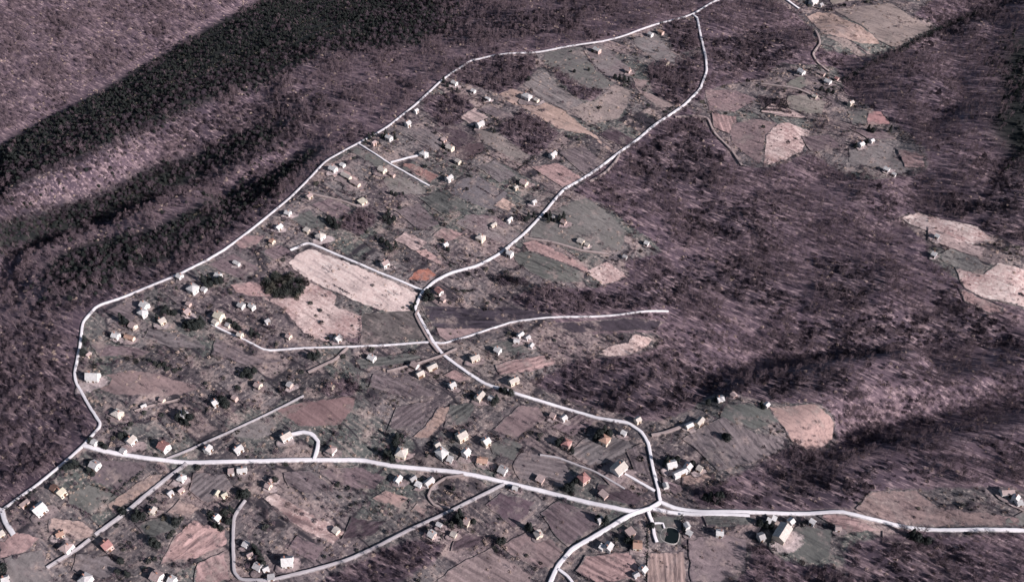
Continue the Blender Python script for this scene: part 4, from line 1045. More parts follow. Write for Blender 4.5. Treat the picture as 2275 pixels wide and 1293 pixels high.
# --- right edge slopes
house(2080, 525, 13, D_, 5, 2.8, 'white', "upper of two white huts on the right bare slope", kind='S')
house(2073, 565, 17, D_, 6, 3, 'white', "lower of two white huts on the right bare slope")
# --- lower left
house(264, 918, 32, D_, 7, 3.2, 'cream', "cream pink cottage above the left corner junction", wall='cream', kind='P')
house(321, 901, 18, -20, 3, 2.2, 'white', "tiny low white shed on the thin broken footpath", kind='S')
house(362, 888, 13, D_, 4, 2.4, 'pink', "tiny pinkish hut at the end of the broken footpath", wall='cream', kind='S')
house(479, 894, 20, U, 6, 3, 'white', "white cottage left of a round dark tree")
house(523, 884, 13, D_, 4, 2.6, 'pink', "small pinkish hut right of a round dark tree", wall='pink', kind='S')
house(410, 919, 22, D_, 6, 3.2, 'grey', "grey roofed cottage behind a dark hedge clump", wall='white')
house(294, 976, 32, -45, 7, 3.6, 'cream', "bright cream house west of the red roofed house", wall='white')
house(367, 990, 30, 30, 8, 4, 'red', "red roofed house with white front by the western main street", wall='white')
house(276, 1001, 13, D_, 4, 2.4, 'grey', "small grey shed on the verge of the western main street", wall='white', kind='S')
house(212, 982, 12, D_, 4.5, 2.6, 'white', "tiny white hut inside the left corner junction", kind='S')
house(464, 996, 24, -55, 6, 3.2, 'white', "narrow white house left of centre on the main street's upper side")
house(531, 996, 32, -35, 6, 3.2, 'white', "white house with slanted shadow west of the hook shaped drive")
house(637, 968, 40, -30, 7, 3.6, 'cream', "long cream house at the head of the hook shaped drive", wall='white')
house(738, 998, 26, D_, 7, 3.2, 'pink', "pinkish white house right of the hook shaped drive", wall='white', kind='P')
house(214, 1031, 28, D_, 7, 3.4, 'grey', "grey white house behind dark shrubs south of the left junction", wall='white')
house(139, 1091, 30, -42, 6.5, 3.6, 'yellow', "yellow cream house above the big white house", wall='cream')
house(124, 1083, 18, D_, 5, 3.2, 'brown', "brown roofed shed hard left of the yellow cream house", wall='wood', kind='S')
house(92, 1128, 48, -38, 9, 4, 'white', "biggest bright white house in the lower left")
house(58, 1118, 36, -40, 3, 2.2, 'pink', "long low pink shed left of the biggest white house", wall='pink', kind='F')
house(406, 1061, 22, 20, 6, 3, 'white', "white square cottage right of the cul de sac's top", kind='P')
house(540, 1043, 34, -6, 5, 3, 'white', "long white house under the middle of the main street", wall='white')
house(515, 1047, 16, -6, 4.5, 2.4, 'pink', "pink wing at the left end of the long white street house", wall='white', kind='F')
house(598, 1078, 17, D_, 5, 2.8, 'pink', "small pinkish cottage below the long white street house", wall='cream')
house(606, 1064, 12, U, 4, 2.4, 'pink', "tiny pink hut left of a round dark bush", wall='pink', kind='S')
house(404, 1088, 22, -40, 4, 2.4, 'pink', "slim pinkish shed right of the cul de sac", wall='cream', kind='S')
house(380, 1094, 18, -40, 4, 2.4, 'grey', "slim grey shed next to the cul de sac's middle", wall='white', kind='S')
house(342, 1133, 24, -60, 5, 3, 'cream', "narrow cream cottage with dark shrubs right of the cul de sac", wall='cream')
house(484, 1095, 17, -60, 3, 2.6, 'yellow', "thin yellowish shed in the grass west of the loop lane", wall='cream', kind='S')
house(500, 1098, 10, U, 3.5, 2.4, 'yellow', "tiny yellowish hut right of the thin yellowish shed", wall='cream', kind='S')
house(137, 1184, 28, -20, 5, 2.8, 'orange', "low orange roofed cottage above the two red roofed houses", wall='cream')
house(152, 1212, 34, 28, 8, 4, 'pink', "left of two large red roofed houses by the cul de sac end", wall='white', kind='P')
house(240, 1207, 34, -40, 9, 4, 'red', "right of two large red roofed houses by the cul de sac end", wall='pink')
house(194, 1283, 30, D_, 8, 3.6, 'grey', "grey white house on the bottom edge left of the pink one", wall='white', kind='P')
house(352, 1277, 34, 28, 8, 4, 'pink', "large pink roofed house on the bottom edge at left", wall='white')
house(385, 1286, 20, D_, 6, 3, 'white', "white wing right of the pink roofed bottom edge house")
house(484, 1148, 18, -50, 6, 3.4, 'white', "white cottage among black bushes left of the loop lane")
house(641, 1243, 40, -4, 8, 3.4, 'white', "white house with red rear roof inside the loop lane", rise=2.5, wall='white')
house(575, 1256, 26, D_, 6, 2.8, 'grey', "grey white cottage in a cluttered yard inside the loop lane", wall='white')
house(592, 1262, 14, U, 4, 2.4, 'white', "small white hut right of the cluttered yard cottage", kind='S')
house(548, 1208, 14, D_, 4.5, 2.6, 'white', "small white hut near the loop lane's left leg", kind='S')
house(557, 1230, 14, U, 4, 2.4, 'pink', "pinkish hut between two dark bushes inside the loop lane", wall='cream', kind='S')
house(748, 1177, 15, 40, 5, 2.6, 'cream', "small cream shed at the end of the streaky pink bank", wall='cream', kind='S')
house(6, 1182, 20, -40, 6, 3.2, 'cream', "cream house cut by the left edge inside the road bend", wall='cream')
house(604, 1281, 24, -10, 4, 2.4, 'grey', "low grey shed beside the loop lane's bottom curve", wall='white', kind='F')
house(16, 1284, 22, -20, 6, 3, 'white', "white house cut by the lower left corner")
# --- lower centre
house(1026, 966, 36, -30, 8, 3.8, 'cream', "cream roofed house standing highest of the street cluster", wall='cream')
house(1080, 979, 24, -35, 7, 3.6, 'white', "bright cream white house right of the highest cluster house", wall='cream')
house(893, 1004, 36, 12, 9, 3.8, 'cream', "pale pinkish house alone at the left of the street cluster", wall='cream', kind='P')
house(982, 1004, 32, -40, 9, 3.6, 'white', "bright white house filling the middle of the street cluster", kind='P')
house(1000, 1020, 14, 20, 5, 2.6, 'white', "little white garage at the street cluster's driveway", kind='F')
house(972, 988, 18, U, 5, 2.6, 'cream', "cream shed behind the bright white cluster house", wall='cream', kind='S')
house(1036, 1004, 24, -45, 6, 4.6, 'white', "tall white house with black shadow beside the orange roof")
house(1072, 1022, 38, 8, 6, 2.6, 'orange', "long low orange roofed house in the street cluster", wall='cream')
house(1117, 1043, 28, D_, 7, 3.2, 'grey', "grey white house at the right end of the street cluster", wall='white')
house(885, 1064, 28, -55, 5, 3, 'white', "narrow white house below the street, leftmost of its group")
house(918, 1062, 22, -35, 4, 2.4, 'grey', "grey shed between the white buildings below the street", wall='white', kind='S')
house(954, 1069, 36, -42, 5, 3, 'white', "long slanted white barn below the street", kind='B')
house(930, 1076, 22, 25, 4, 2.4, 'white', "low white shed joining the buildings below the street", kind='F')
house(1258, 984, 28, 25, 8, 3.4, 'red', "dusky red hipped house behind dark shrubs, left of two", wall='pink', kind='P')
house(1343, 976, 32, 28, 8, 3.6, 'orange', "peach roofed house with black tree at its left", wall='cream', kind='P')
house(1374, 1037, 44, -40, 10, 4, 'cream', "large cream house at the end of the straight drive", wall='white')
house(1296, 1060, 32, -35, 8, 3.6, 'red', "dusky red hipped house above the main street's right half", wall='pink', kind='P')
house(1200, 1063, 26, D_, 6, 2.4, 'pink', "faint pink low shed at the vineyard's right end", wall='pink', kind='F')
house(1340, 1097, 30, 40, 5, 2.4, 'pink', "low slanted pink shed close to the main street", wall='pink', kind='F')
house(1228, 923, 16, D_, 5, 2.8, 'pink', "pinkish hut behind the village by the road's dark trees", wall='pink', kind='S')
house(1252, 928, 18, -35, 5, 2.8, 'white', "white pinkish hut right of the hut by the dark trees", kind='S')
house(1416, 932, 18, U, 5, 2.8, 'cream', "tan hut on the upper side of the middle road's corner", wall='cream', kind='S')
house(1385, 962, 12, D_, 4, 2.6, 'white', "tiny white hut inside the middle road's corner", kind='S')
house(960, 1185, 24, 35, 6, 2.8, 'white', "boxed white cottage with dark hedges right of the loop lane", wall='pink')
house(976, 1165, 9, D_, 3, 2.2, 'white', "tiny white hut beside the loop lane's long leg", kind='S')
house(1037, 1157, 20, 25, 6, 2.8, 'pink', "pinkish cottage with black tree below the loop lane", wall='cream')
house(1008, 1186, 12, D_, 4, 2.4, 'cream', "small tan hut below the pinkish cottage", wall='cream', kind='S')
house(1196, 1185, 22, 60, 6, 3, 'cream', "cream cottage standing on the mauve furrowed field's top", wall='cream')
house(1351, 1212, 28, -60, 6, 3.4, 'white', "bright white house nearest the curving road's right side")
house(1336, 1214, 18, -60, 3, 2.6, 'white', "thin white lean-to left of the bright white house", kind='F')
house(1415, 1208, 32, 5, 7, 3.2, 'orange', "orange roofed house with cream front beside the pond plot", wall='cream')
house(1400, 1180, 28, -35, 6, 2.2, 'pink', "low pink shed near the junction's lower side", wall='pink', kind='F')
house(1428, 1262, 20, -50, 6, 3.2, 'white', "white house among clutter left of the fine rowed field")
house(1412, 1275, 13, U, 4, 2.4, 'grey', "grey hut low in the clutter by the rowed field", wall='white', kind='S')
house(1332, 1152, 15, U, 5, 2.8, 'grey', "small grey hut under the main street near the junction", wall='white', kind='S')
house(1145, 1083, 16, 15, 4, 2.4, 'white', "tiny white hut under the main street by the loop lane's mouth", kind='S')
# --- lower right
house(1490, 1030, 34, -12, 7, 3.4, 'white', "white farmhouse right of the middle road's last stretch")
house(1510, 1049, 52, -25, 4.5, 3, 'white', "very long white barn under the white farmhouse", kind='B')
house(1478, 1078, 13, 70, 4, 2.6, 'white', "small white hut on the verge above the junction", kind='S')
house(1527, 1036, 20, -50, 6, 3.4, 'white', "white house at the upper right of the long barn")
house(1553, 1040, 16, D_, 5, 2.8, 'cream', "cream hut right of the long barn's house", wall='cream', kind='S')
house(1599, 884, 24, -18, 6, 3.2, 'white', "white cottage at the wood edge above the green field")
house(1629, 876, 15, D_, 5, 2.6, 'pink', "pinkish hut right of the wood edge cottage", wall='pink', kind='S')
house(1553, 936, 30, -50, 5, 3, 'cream', "slim cream barn at the far end of the eastern drive", wall='cream', kind='B')
house(1530, 945, 26, -25, 4.5, 2.6, 'white', "low white barn left of the slim cream barn", wall='cream', kind='B')
house(1702, 899, 13, -40, 4, 2.6, 'white', "tiny white hut on the corner between green and pink fields", kind='S')
house(1597, 1182, 26, 6, 5, 3.2, 'white', "white cottage with black shadow alone below the eastern road")
house(1525, 1166, 10, 60, 4, 2.8, 'white', "upper of two tiny white huts right of the pond plot", kind='S')
house(1530, 1183, 12, 30, 4, 2.6, 'white', "lower of two tiny white huts right of the pond plot", kind='S')
house(1735, 1180, 58, -58, 10, 4.4, 'cream', "big cream barn beside the dark green lawn", wall='cream', kind='B')
house(1706, 1157, 18, -70, 3, 2.8, 'white', "narrow white shed left of the big cream barn's top", kind='F')
house(1718, 1152, 14, -70, 3, 2.8, 'white', "narrow white shed touching the big cream barn's top", kind='F')
house(1755, 1157, 16, -40, 5, 3, 'white', "small white hut right of the big cream barn's top", kind='S')
house(1689, 1190, 20, -20, 6, 2.8, 'grey', "mauve grey shed left of the big cream barn", wall='grey', kind='S')
house(1803, 1158, 12, 30, 4, 2.6, 'white', "tiny white hut on the verge east of the big barn", kind='S')
house(1860, 1172, 13, 5, 4, 2.4, 'pink', "tiny pinkish hut at the lawn's far right corner", wall='white', kind='S')
house(2233, 1091, 44, 0, 6, 3.2, 'pink', "long pinkish house near the right edge above the road", wall='white')
house(2252, 1105, 16, -60, 5, 3.4, 'white', "narrow white house below the long pinkish one", wall='white')
house(2262, 1117, 20, 0, 4, 2.6, 'white', "low white shed lowest of three at the right edge", kind='F')

# trodden pale yards in front of some of the houses
YARD = [field_material((.26, .205, .195), (.34, .27, .255), None, .8), field_material((.19, .155, .15), (.26, .21, .20), None, .8), field_material((.36, .30, .285), (.46, .385, .36), None, .7)]
ry = random.Random(3)
for (hx, hy, w_, d_), lb in zip(HOUSES, HLABELS):
    if ry.random() > .55 or len(lb.split()) > 12: continue
    rad = (w_ + d_) / 2 * ry.uniform(.7, 1.15)
    ox, oy = hx + ry.uniform(-.2, .8) * rad * .8, hy - ry.uniform(.2, .7) * rad
    n = 14; pts = [(ox, oy)]; rr = ry.uniform(0, 3)
    inner = [1.0]
    for ring, kk in ((.6, .9), (1.0, 0.0)):
        for q in range(n):
            t = 2 * math.pi * q / n
            e = rad * ring * (1 + .28 * math.sin(2 * t + rr) + ry.uniform(-.18, .18))
            pts.append((ox + math.cos(t) * e * 1.25, oy + math.sin(t) * e)); inner.append(kk)
    f = [(0, 1 + q, 1 + (q + 1) % n) for q in range(n)] + [(1 + q, 1 + n + q, 1 + n + (q + 1) % n, 1 + (q + 1) % n) for q in range(n)]
    P = np.array(pts); z = hgt(P[:, 0], P[:, 1]) + .13 + .004 * (len(FIELD_POLYS) + 1)
    me = mesh_of("yard", np.stack([P[:, 0], P[:, 1], z], -1), f, ry.choice(YARD), smooth=True)
    at = me.attributes.new('inner', 'FLOAT', 'POINT'); at.data.foreach_set('value', inner)
    tag(link("yard", me), "pale yard beside " + lb, "yard", kind='structure')
# ------------------------------------------------------------------ trees
def leafmat(name, c1, c2, rough=.8, trans=0.0):
    m, nt, b = newmat(name, rough, .1)
    oi = N(nt, 'ShaderNodeObjectInfo')
    f = math_(nt, 'ADD', math_(nt, 'MULTIPLY', oi.outputs['Random'], .55), math_(nt, 'MULTIPLY', remap(nt, noise(nt, wpos(nt), .8, 2), .35, .65), .45))
    nt.links.new(mix(nt, f, c1, c2), b.inputs['Base Color'])
    return m
M_BARK = leafmat("grey brown bark", (.15, .115, .125), (.23, .178, .185))
M_TWIG = leafmat("bare twigs", (.080, .059, .076), (.185, .131, .144))
M_TWIG2 = leafmat("dark scrub twigs", (.036, .028, .040), (.090, .066, .078))
M_EVER = leafmat("evergreen needles", (.014, .0165, .017), (.030, .033, .031))
M_EVBARK = leafmat("conifer bark", (.09, .06, .05), (.13, .09, .075))
M_DRY = leafmat("dry grass blades", (.34, .25, .215), (.50, .385, .335))
M_OLIVE = leafmat("dull green shrub leaves", (.022, .026, .025), (.050, .051, .046))
nt_ = M_OLIVE.node_tree; b_ = nt_.nodes['Principled BSDF']
src_ = b_.inputs['Base Color'].links[0].from_socket
sp_ = remap(nt_, noise(nt_, mapped(nt_, wpos(nt_), math.radians(46), (.012, .075, .02)), 1.0, 3, .6), .52, .66)
nt_.links.new(mix(nt_, sp_, src_, (.105, .090, .072)), b_.inputs['Base Color'])

def bare_tree(seed, H=7.5, spread=.34):
    r = random.Random(seed)
    t = MB()
    lean = Vector((r.uniform(-.06, .06), r.uniform(-.06, .06), 1))
    pts = [Vector((0, 0, -.6))]
    for k in range(1, 5):
        pts.append(Vector((lean.x * H * .8 * k / 4 + r.uniform(-.12, .12), lean.y * H * .8 * k / 4 + r.uniform(-.12, .12), H * .82 * k / 4)))
    rr = [.17, .13, .10, .065, .025]
    rr = [q * H / 7.5 for q in rr]
    for k in range(4): t.tube(pts[k], pts[k + 1], rr[k], rr[k + 1], 5)
    c = MB()
    def twig(p, d, L, wd):
        d = d.normalized(); s = d.cross(Vector((r.uniform(-1, 1), r.uniform(-1, 1), r.uniform(-1, 1)))).normalized() * wd
        q = p + d * L + Vector((r.uniform(-.15, .15), r.uniform(-.15, .15), .1)) * L
        c.tri(tuple(p - s), tuple(p + s), tuple(q))
        return q
    nl = r.randint(10, 13)
    for i in range(nl):
        f = .28 + .7 * i / nl
        k = min(3, int(f * 4)); u = f * 4 - k
        p = pts[k].lerp(pts[k + 1], u)
        a = i * 2.4 + r.uniform(-.5, .5)
        L = H * spread * (1.25 - f) * r.uniform(.8, 1.25) + .5
        d = Vector((math.cos(a), math.sin(a), r.uniform(.7, 1.4)))
        e = p + d.normalized() * L
        c.tube(p, e, .055 * H / 7.5 * (1.3 - f) + .012, .014, 3)
        for j in range(r.randint(7, 10)):
            g = r.uniform(.25, 1)
            b0 = p.lerp(e, g)
            dd = d.normalized() * .7 + Vector((r.uniform(-1, 1), r.uniform(-1, 1), r.uniform(-.25, .9)))
            q = twig(b0, dd, L * r.uniform(.28, .55) + .3, .062)
            for _ in range(2):
                twig(b0.lerp(q, r.uniform(.3, .8)), dd * .6 + Vector((r.uniform(-1, 1), r.uniform(-1, 1), r.uniform(-.2, .8))), L * r.uniform(.18, .35) + .2, .05)
    return t, c

def evergreen(seed, H=7.0, R=2.2, cone=True, n=560):
    r = random.Random(seed)
    t = MB(); t.tube((0, 0, -.6), (0, 0, H * .8), .18, .05, 6)
    c = MB()
    lob = [(r.uniform(0, 6.28), r.uniform(.15, .9), r.uniform(.55, 1.15)) for _ in range(14)]
    for i in range(n):
        f = r.random() ** .8
        if cone: rad = R * (1 - f) ** .8 + .15
        else: rad = R * math.sqrt(max(.05, 1 - (2 * f - .85) ** 2 / 1.4))
        a = r.uniform(0, 6.283)
        k = 1.0
        for la, lf, lk in lob:
            if abs(lf - f) < .12 and math.cos(a - la) > .5: k *= lk
        q = rad * k * math.sqrt(r.uniform(.25, 1))
        z = H * (.10 + .90 * f) - (q * .25 if cone else 0)
        p = Vector((math.cos(a) * q, math.sin(a) * q, z))
        s = r.uniform(.22, .45)
        nrm = Vector((math.cos(a) * .6 + r.uniform(-.7, .7), math.sin(a) * .6 + r.uniform(-.7, .7), r.uniform(-.1, 1.1))).normalized()
        x = nrm.orthogonal().normalized() * s; y = nrm.cross(x).normalized() * s * r.uniform(.5, 1)
        c.quad(tuple(p - x - y * .4), tuple(p + x * .3 - y), tuple(p + x + y * .5), tuple(p - x * .4 + y))
    return t, c

def bush(seed, H=1.4, R=1.0, n=60, sz=.24, twiggy=True):
    r = random.Random(seed); c = MB()
    for i in range(n):
        a = r.uniform(0, 6.283); q = R * math.sqrt(r.random()); h = H * math.sqrt(max(.05, 1 - (q / R) ** 2)) * r.uniform(.25, 1.05)
        p = Vector((math.cos(a) * q, math.sin(a) * q, h))
        d = Vector((r.uniform(-.6, .6), r.uniform(-.6, .6), 1)).normalized()
        x = d.orthogonal().normalized() * sz * (.3 if twiggy else .9); L = sz * (2.2 if twiggy else 1.1)
        c.quad(tuple(p - x), tuple(p + x), tuple(p + x * .4 + d * L), tuple(p - x * .4 + d * L))
    # a few stems down to the ground
    for i in range(6):
        a = r.uniform(0, 6.283)
        c.tri((-.04, 0, -.25), (.04, 0, -.25), (math.cos(a) * R * .6, math.sin(a) * R * .6, H * .7))
    return c

BARE = []
for k in range(6):
    t, c = bare_tree(k, H=(7.5, 6.2, 8.4, 5.4, 7.0, 9.2)[k], spread=(.34, .36, .28, .40, .26, .30)[k])
    BARE.append((t.mesh("trunk", M_BARK), c.mesh("crown", M_TWIG), t, c))
EVER = []
for k in range(5):
    t, c = evergreen(20 + k, H=(7, 5.5, 8, 4.2, 6)[k], R=(2.1, 2.3, 2.3, 1.9, 2.8)[k], cone=(1, 0, 1, 0, 0)[k])
    EVER.append((t.mesh("trunk", M_EVBARK), c.mesh("crown", M_EVER), t, c))
SHRUB = [bush(40 + k, H=1.9, R=1.35, n=150, sz=.26, twiggy=False).mesh("shrub", M_OLIVE) for k in range(4)]
ROUNDB = [bush(50 + k, H=2.0, R=1.4, n=170, sz=.24, twiggy=True).mesh("shrub", M_TWIG2) for k in range(4)]

def plant(proto, name, x, y, s, label, cat, group=None):
    tr, cr = proto[0], proto[1]
    root = link(name, None, loc=(x, y, float(hgt(x, y))), rz=random.uniform(0, 6.28))
    root.scale = (s, s, s * random.uniform(.9, 1.1))
    tag(root, label, cat, group=group)
    link("trunk", tr, root); link("crown", cr, root)
    return root

def shrub(protos, name, x, y, s, label, cat, group=None):
    o = link(name, random.choice(protos), loc=(x, y, float(hgt(x, y)) - .05), rz=random.uniform(0, 6.28))
    o.scale = (s, s, s * random.uniform(.8, 1.15))
    return tag(o, label, cat, group=group)

def ever(pts, label, group=None, s=1.0, kinds=(0, 1, 2, 3, 4)):
    for px, py in pts:
        X, Y = cast([px], [py + 6])
        plant(EVER[random.choice(kinds)], "evergreen_tree", float(X[0]), float(Y[0]), s * .98 * random.uniform(.8, 1.1), label, "tree", group)
def shr(pts, label, group=None, s=1.0, protos=None, name="shrub"):
    for px, py in pts:
        X, Y = cast([px], [py + 3])
        shrub(protos or SHRUB, name, float(X[0]), float(Y[0]), s * random.uniform(.75, 1.25), label, "shrub", group)
def bare(pts, label, group=None, s=1.0):
    for px, py in pts:
        X, Y = cast([px], [py + 6])
        plant(BARE[random.randrange(6)], "bare_tree", float(X[0]), float(Y[0]), s * random.uniform(.75, 1.1), label, "tree", group)

ever([(986, 178), (994, 188), (1004, 196), (1016, 199)], "dark evergreen in the clump beside the uppermost white roadside house", "evergreens by the uppermost roadside house", .7)
ever([(1174, 174)], "lone dark evergreen above the large white upper house", None, .8)
ever([(1276, 156)], "dark round evergreen in the grey green upper meadow", None, .8, (1, 3))
ever([(1308, 152)], "small dark evergreen at the upper meadow's right side", None, .6, (1, 3))
ever([(1376, 172), (1386, 176), (1396, 178), (1366, 170)], "dark evergreen in the short row below the pink tree lined cottage", "evergreens below the pink cottage", .75)
ever([(1316, 110)], "dark evergreen left of the pinkish white cottage at the upper road", None, .7)
ever([(850, 301), (858, 298), (878, 303)], "dark evergreen behind the cottage above the stub lane", "evergreens above the stub lane", .75)
ever([(822, 304), (830, 298)], "dark evergreen squeezed between road and dull pink shed", "evergreens by the dull pink shed", .7)
ever([(820, 300), (812, 312)], "dark evergreen where the stub lane leaves the road", "evergreens at the stub lane's start", .6)
ever([(985, 322)], "dark evergreen left of the cream yard house", None, .7)
ever([(1092, 284), (1098, 289)], "dark evergreen right of the white house with the big shadow", "evergreens by the house with the big shadow", .6)
ever([(1188, 413)], "small dark evergreen right of the pinkish bend house", None, .6)
ever([(870, 426), (880, 430), (895, 428)], "dark evergreen at the low end of the pale green meadow strip", "evergreens at the pale green strip", .6)
ever([(454, 622), (466, 616), (469, 630), (482, 626), (493, 623), (460, 634)], "black green evergreen in the clump between the two white houses", "evergreens between two white houses", .95)
ever([(366, 694), (378, 692), (389, 694), (372, 686), (352, 706)], "tall dark evergreen behind the cream cottage at far left", "evergreens behind the cream cottage", .95)
ever([(274, 712), (282, 716)], "dark evergreen above the low pinkish white shed", "evergreens above the pinkish shed", 1.0)
ever([(412, 722), (424, 728), (436, 726), (446, 722), (450, 714), (430, 718)], "dark evergreen in the row left of the tall cream yellow house", "evergreens by the cream yellow house", 1.0)
ever([(512, 714), (524, 722), (532, 728)], "dark evergreen along the lane's left leg", "evergreens along the lane leg", .8)
ever([(192, 755)], "dark evergreen touching the road at the far left", None, .9)
ever([(188, 783)], "dark evergreen left of the narrow pink shed", None, .75)
ever([(561, 738), (573, 744)], "dark evergreen above the little lane side cottage", "evergreens by the lane side cottage", .75)
ever([(732, 488), (745, 492), (748, 503), (738, 498), (756, 499)], "dark evergreen in the thicket above the straight lane's bend", "evergreens above the lane bend", .85)
ever([(551, 826), (566, 822), (558, 834), (540, 832)], "dark tree in the thicket above the dim pink cottage", "dark trees above the dim pink cottage", .85)
ever([(700, 792), (690, 790), (708, 786)], "dark tree beside the short dirt spur", "dark trees by the dirt spur", .8)
ever([(864, 476), (876, 484), (866, 492), (854, 484)], "dark round tree in the scrub above the lane field", "dark trees in the middle scrub", .8, (1, 3, 4))
ever([(849, 532), (861, 540), (880, 545), (868, 550)], "dark tree in the copse right of the lane bend house", "dark trees in the copse", .8)
ever([(1174, 480), (1186, 477), (1168, 486)], "dark evergreen on the left verge of the middle road", "evergreens on the left verge", .8)
ever([(1213, 476), (1222, 482), (1232, 487), (1242, 484), (1252, 481), (1218, 488)], "dark evergreen in the line above the oval meadow", "evergreens above the oval meadow", .85)
ever([(950, 650), (960, 660), (946, 662)], "black evergreen in the shadow of the lane corner house", "evergreens at the lane corner", .85)
ever([(918, 684), (913, 678), (922, 672)], "dark hedge tree closing the pale field's right end", "dark trees at the pale field's end", .6, (1, 3))
ever([(984, 532), (996, 552)], "dark shrub like evergreen round the tiny circled house", "evergreens round the tiny circled house", .5, (1, 3))
ever([(398, 926), (408, 934), (418, 940), (424, 926), (414, 922), (404, 920)], "black green tree in the clump round the grey roofed cottage", "dark trees round the grey roofed cottage", .95)
ever([(498, 890), (504, 898)], "round dark tree between white cottage and pinkish hut", "round trees by the pinkish hut", .95, (1, 4))
ever([(148, 1038), (160, 1034), (172, 1030)], "dark shrub like tree left of the grey white house", "dark trees left of the grey white house", .85)
ever([(200, 1044), (208, 1050)], "dark tree in front of the grey white house south of the junction", "dark trees before the grey white house", .75)
ever([(228, 984), (236, 990), (204, 976)], "dark tree inside the left corner junction", "dark trees inside the left junction", .65)
ever([(270, 966), (280, 962)], "dark tree left of the bright cream house", "dark trees by the bright cream house", .75)
ever([(534, 1094), (545, 1097), (552, 1093)], "black tree at the upper tip of the loop lane", "black trees at the loop lane tip", .9)
ever([(515, 1130), (502, 1138), (509, 1156), (480, 1164), (492, 1170), (470, 1140)], "black bush like tree around the white cottage west of the loop lane", "black trees west of the loop lane", .85)
ever([(394, 1160)], "large black round tree in the meadow right of the cul de sac", None, 1.05, (4,))
ever([(344, 1204), (352, 1208)], "black tree near the right one of the large red roofed houses", "black trees near the red roofed house", .95)
ever([(310, 1140), (303, 1150), (320, 1146)], "dark tree left of the narrow cream cottage", "dark trees by the narrow cream cottage", .8)
ever([(271, 1244)], "single black shrub like tree below the right red roofed house", None, .7, (1, 3))
ever([(262, 1268), (284, 1272)], "dark tree above the large pink roofed bottom house", "dark trees above the pink roofed house", .75)
ever([(566, 1214), (575, 1226), (580, 1240), (562, 1222), (586, 1250)], "dark tree in the cluttered yard inside the loop lane", "dark trees in the cluttered yard", .8)
ever([(612, 1064)], "round dark bush like tree beside the tiny pink hut", None, .8, (4,))
ever([(5, 1264)], "black tree cut by the left edge near the bottom", None, 1.1, (4,))
ever([(270, 1130), (276, 1136)], "dark green tree at the end of the narrow tan garden strip", "dark trees by the tan strip", .7)
ever([(884, 974), (891, 968), (878, 982)], "dark tree behind the pale pinkish cluster house", "dark trees behind the pinkish house", .9)
ever([(858, 1010), (866, 1004), (872, 1020)], "dark tree left of the pale pinkish cluster house", "dark trees left of the pinkish house", .85)
ever([(1016, 1150), (1024, 1162), (1022, 1142)], "black tall tree left of the pinkish cottage below the loop lane", "black trees by the pinkish cottage", 1.0)
ever([(1052, 1156)], "dark tree right of the pinkish cottage below the loop lane", None, .8)
ever([(1110, 1200), (1118, 1198)], "black round tree at the corner of the mauve furrowed field", "black trees at the furrowed field", .8, (4, 1))
ever([(1178, 1172), (1172, 1168)], "black tree at the left of the cottage on the furrowed field", "black trees by the furrowed field cottage", .8)
ever([(1336, 1152), (1328, 1148), (1345, 1156)], "dark tree clump under the main street near the junction", "dark trees under the main street", .85)
ever([(1331, 966), (1342, 958), (1352, 962), (1322, 972)], "black tree at the left of the peach roofed house", "black trees by the peach roofed house", 1.0)
ever([(1240, 982), (1248, 976), (1270, 1000)], "black tree around the dusky red hipped house, left of two", "black trees by the left red hipped house", .85)
ever([(1280, 1066), (1272, 1072), (1258, 1082), (1268, 1084)], "dark tree left of the red hipped house above the street", "dark trees by the right red hipped house", .8)
ever([(1007, 1082)], "single dark round bush in the loop track plot", None, .7, (3,))
ever([(1096, 893), (1103, 886)], "dark tree beside the round looking white hut", "dark trees by the round hut", .85)
ever([(1122, 866), (1112, 862), (1135, 872)], "dark tree along the middle road above the village houses", "dark trees on the middle road", .75)
ever([(1448, 1164)], "round black bush like tree on the pond drive", None, .7, (4,))
ever([(1392, 1198), (1402, 1196)], "black tree behind the orange roofed house by the pond plot", "black trees behind the orange roofed house", .9)
ever([(1609, 966), (1616, 972)], "dark tree in the middle of the mauve furrowed field", "dark trees in the furrowed field", .8)
ever([(1576, 1104), (1588, 1108), (1565, 1100), (1598, 1102)], "black evergreen in the thicket above the eastern road", "evergreens above the eastern road", 1.1)
ever([(2022, 1188), (2044, 1196), (2034, 1192), (2056, 1200)], "black green tree along the eastern road's lower verge", "dark trees on the eastern verge", .9)
ever([(1480, 1028), (1492, 1020), (1504, 1018), (1538, 1028)], "dark tree behind the white farmhouse by the middle road", "dark trees behind the farmhouse", .9)
ever([(1686, 1160), (1700, 1164), (1712, 1166)], "dark tree between the narrow sheds by the big barn", "dark trees by the big barn", .8)
ever([(1590, 884), (1572, 892)], "dark tree left of the white wood edge cottage", "dark trees by the wood edge cottage", .8)
ever([(1690, 894), (1694, 902)], "dark tree by the tiny hut between green and pink fields", "dark trees by the tiny corner hut", .6)
ever([(1838, 200), (1824, 196), (1850, 202)], "dark tree below the white house right of the green yard", "dark trees by the upper right house", .8)
ever([(1928, 286), (1938, 290), (1976, 288)], "dark tree below the rosy bare patch", "dark trees below the rosy patch", .8)
ever([(1900, 322), (1926, 312)], "dark tree beside the upper grey meadow cottage", "dark trees by the grey meadow cottage", .7)
# the evergreen grove in the pale ground, each tree on its own
gpts = []
rg = random.Random(5)
for j in range(6):
    for i in range(9):
        x = 588 + i * 11.5 + (j % 2) * 5 + rg.uniform(-2, 2); y = 612 + j * 8.6 + rg.uniform(-1.5, 1.5)
        if ((x - 634) / 49) ** 2 + ((y - 634) / 25) ** 2 < 1: gpts.append((x, y))
shr(gpts, "dark green round tree in the dense oval grove on pale ground", "trees of the oval grove", 1.55, name="grove_tree")
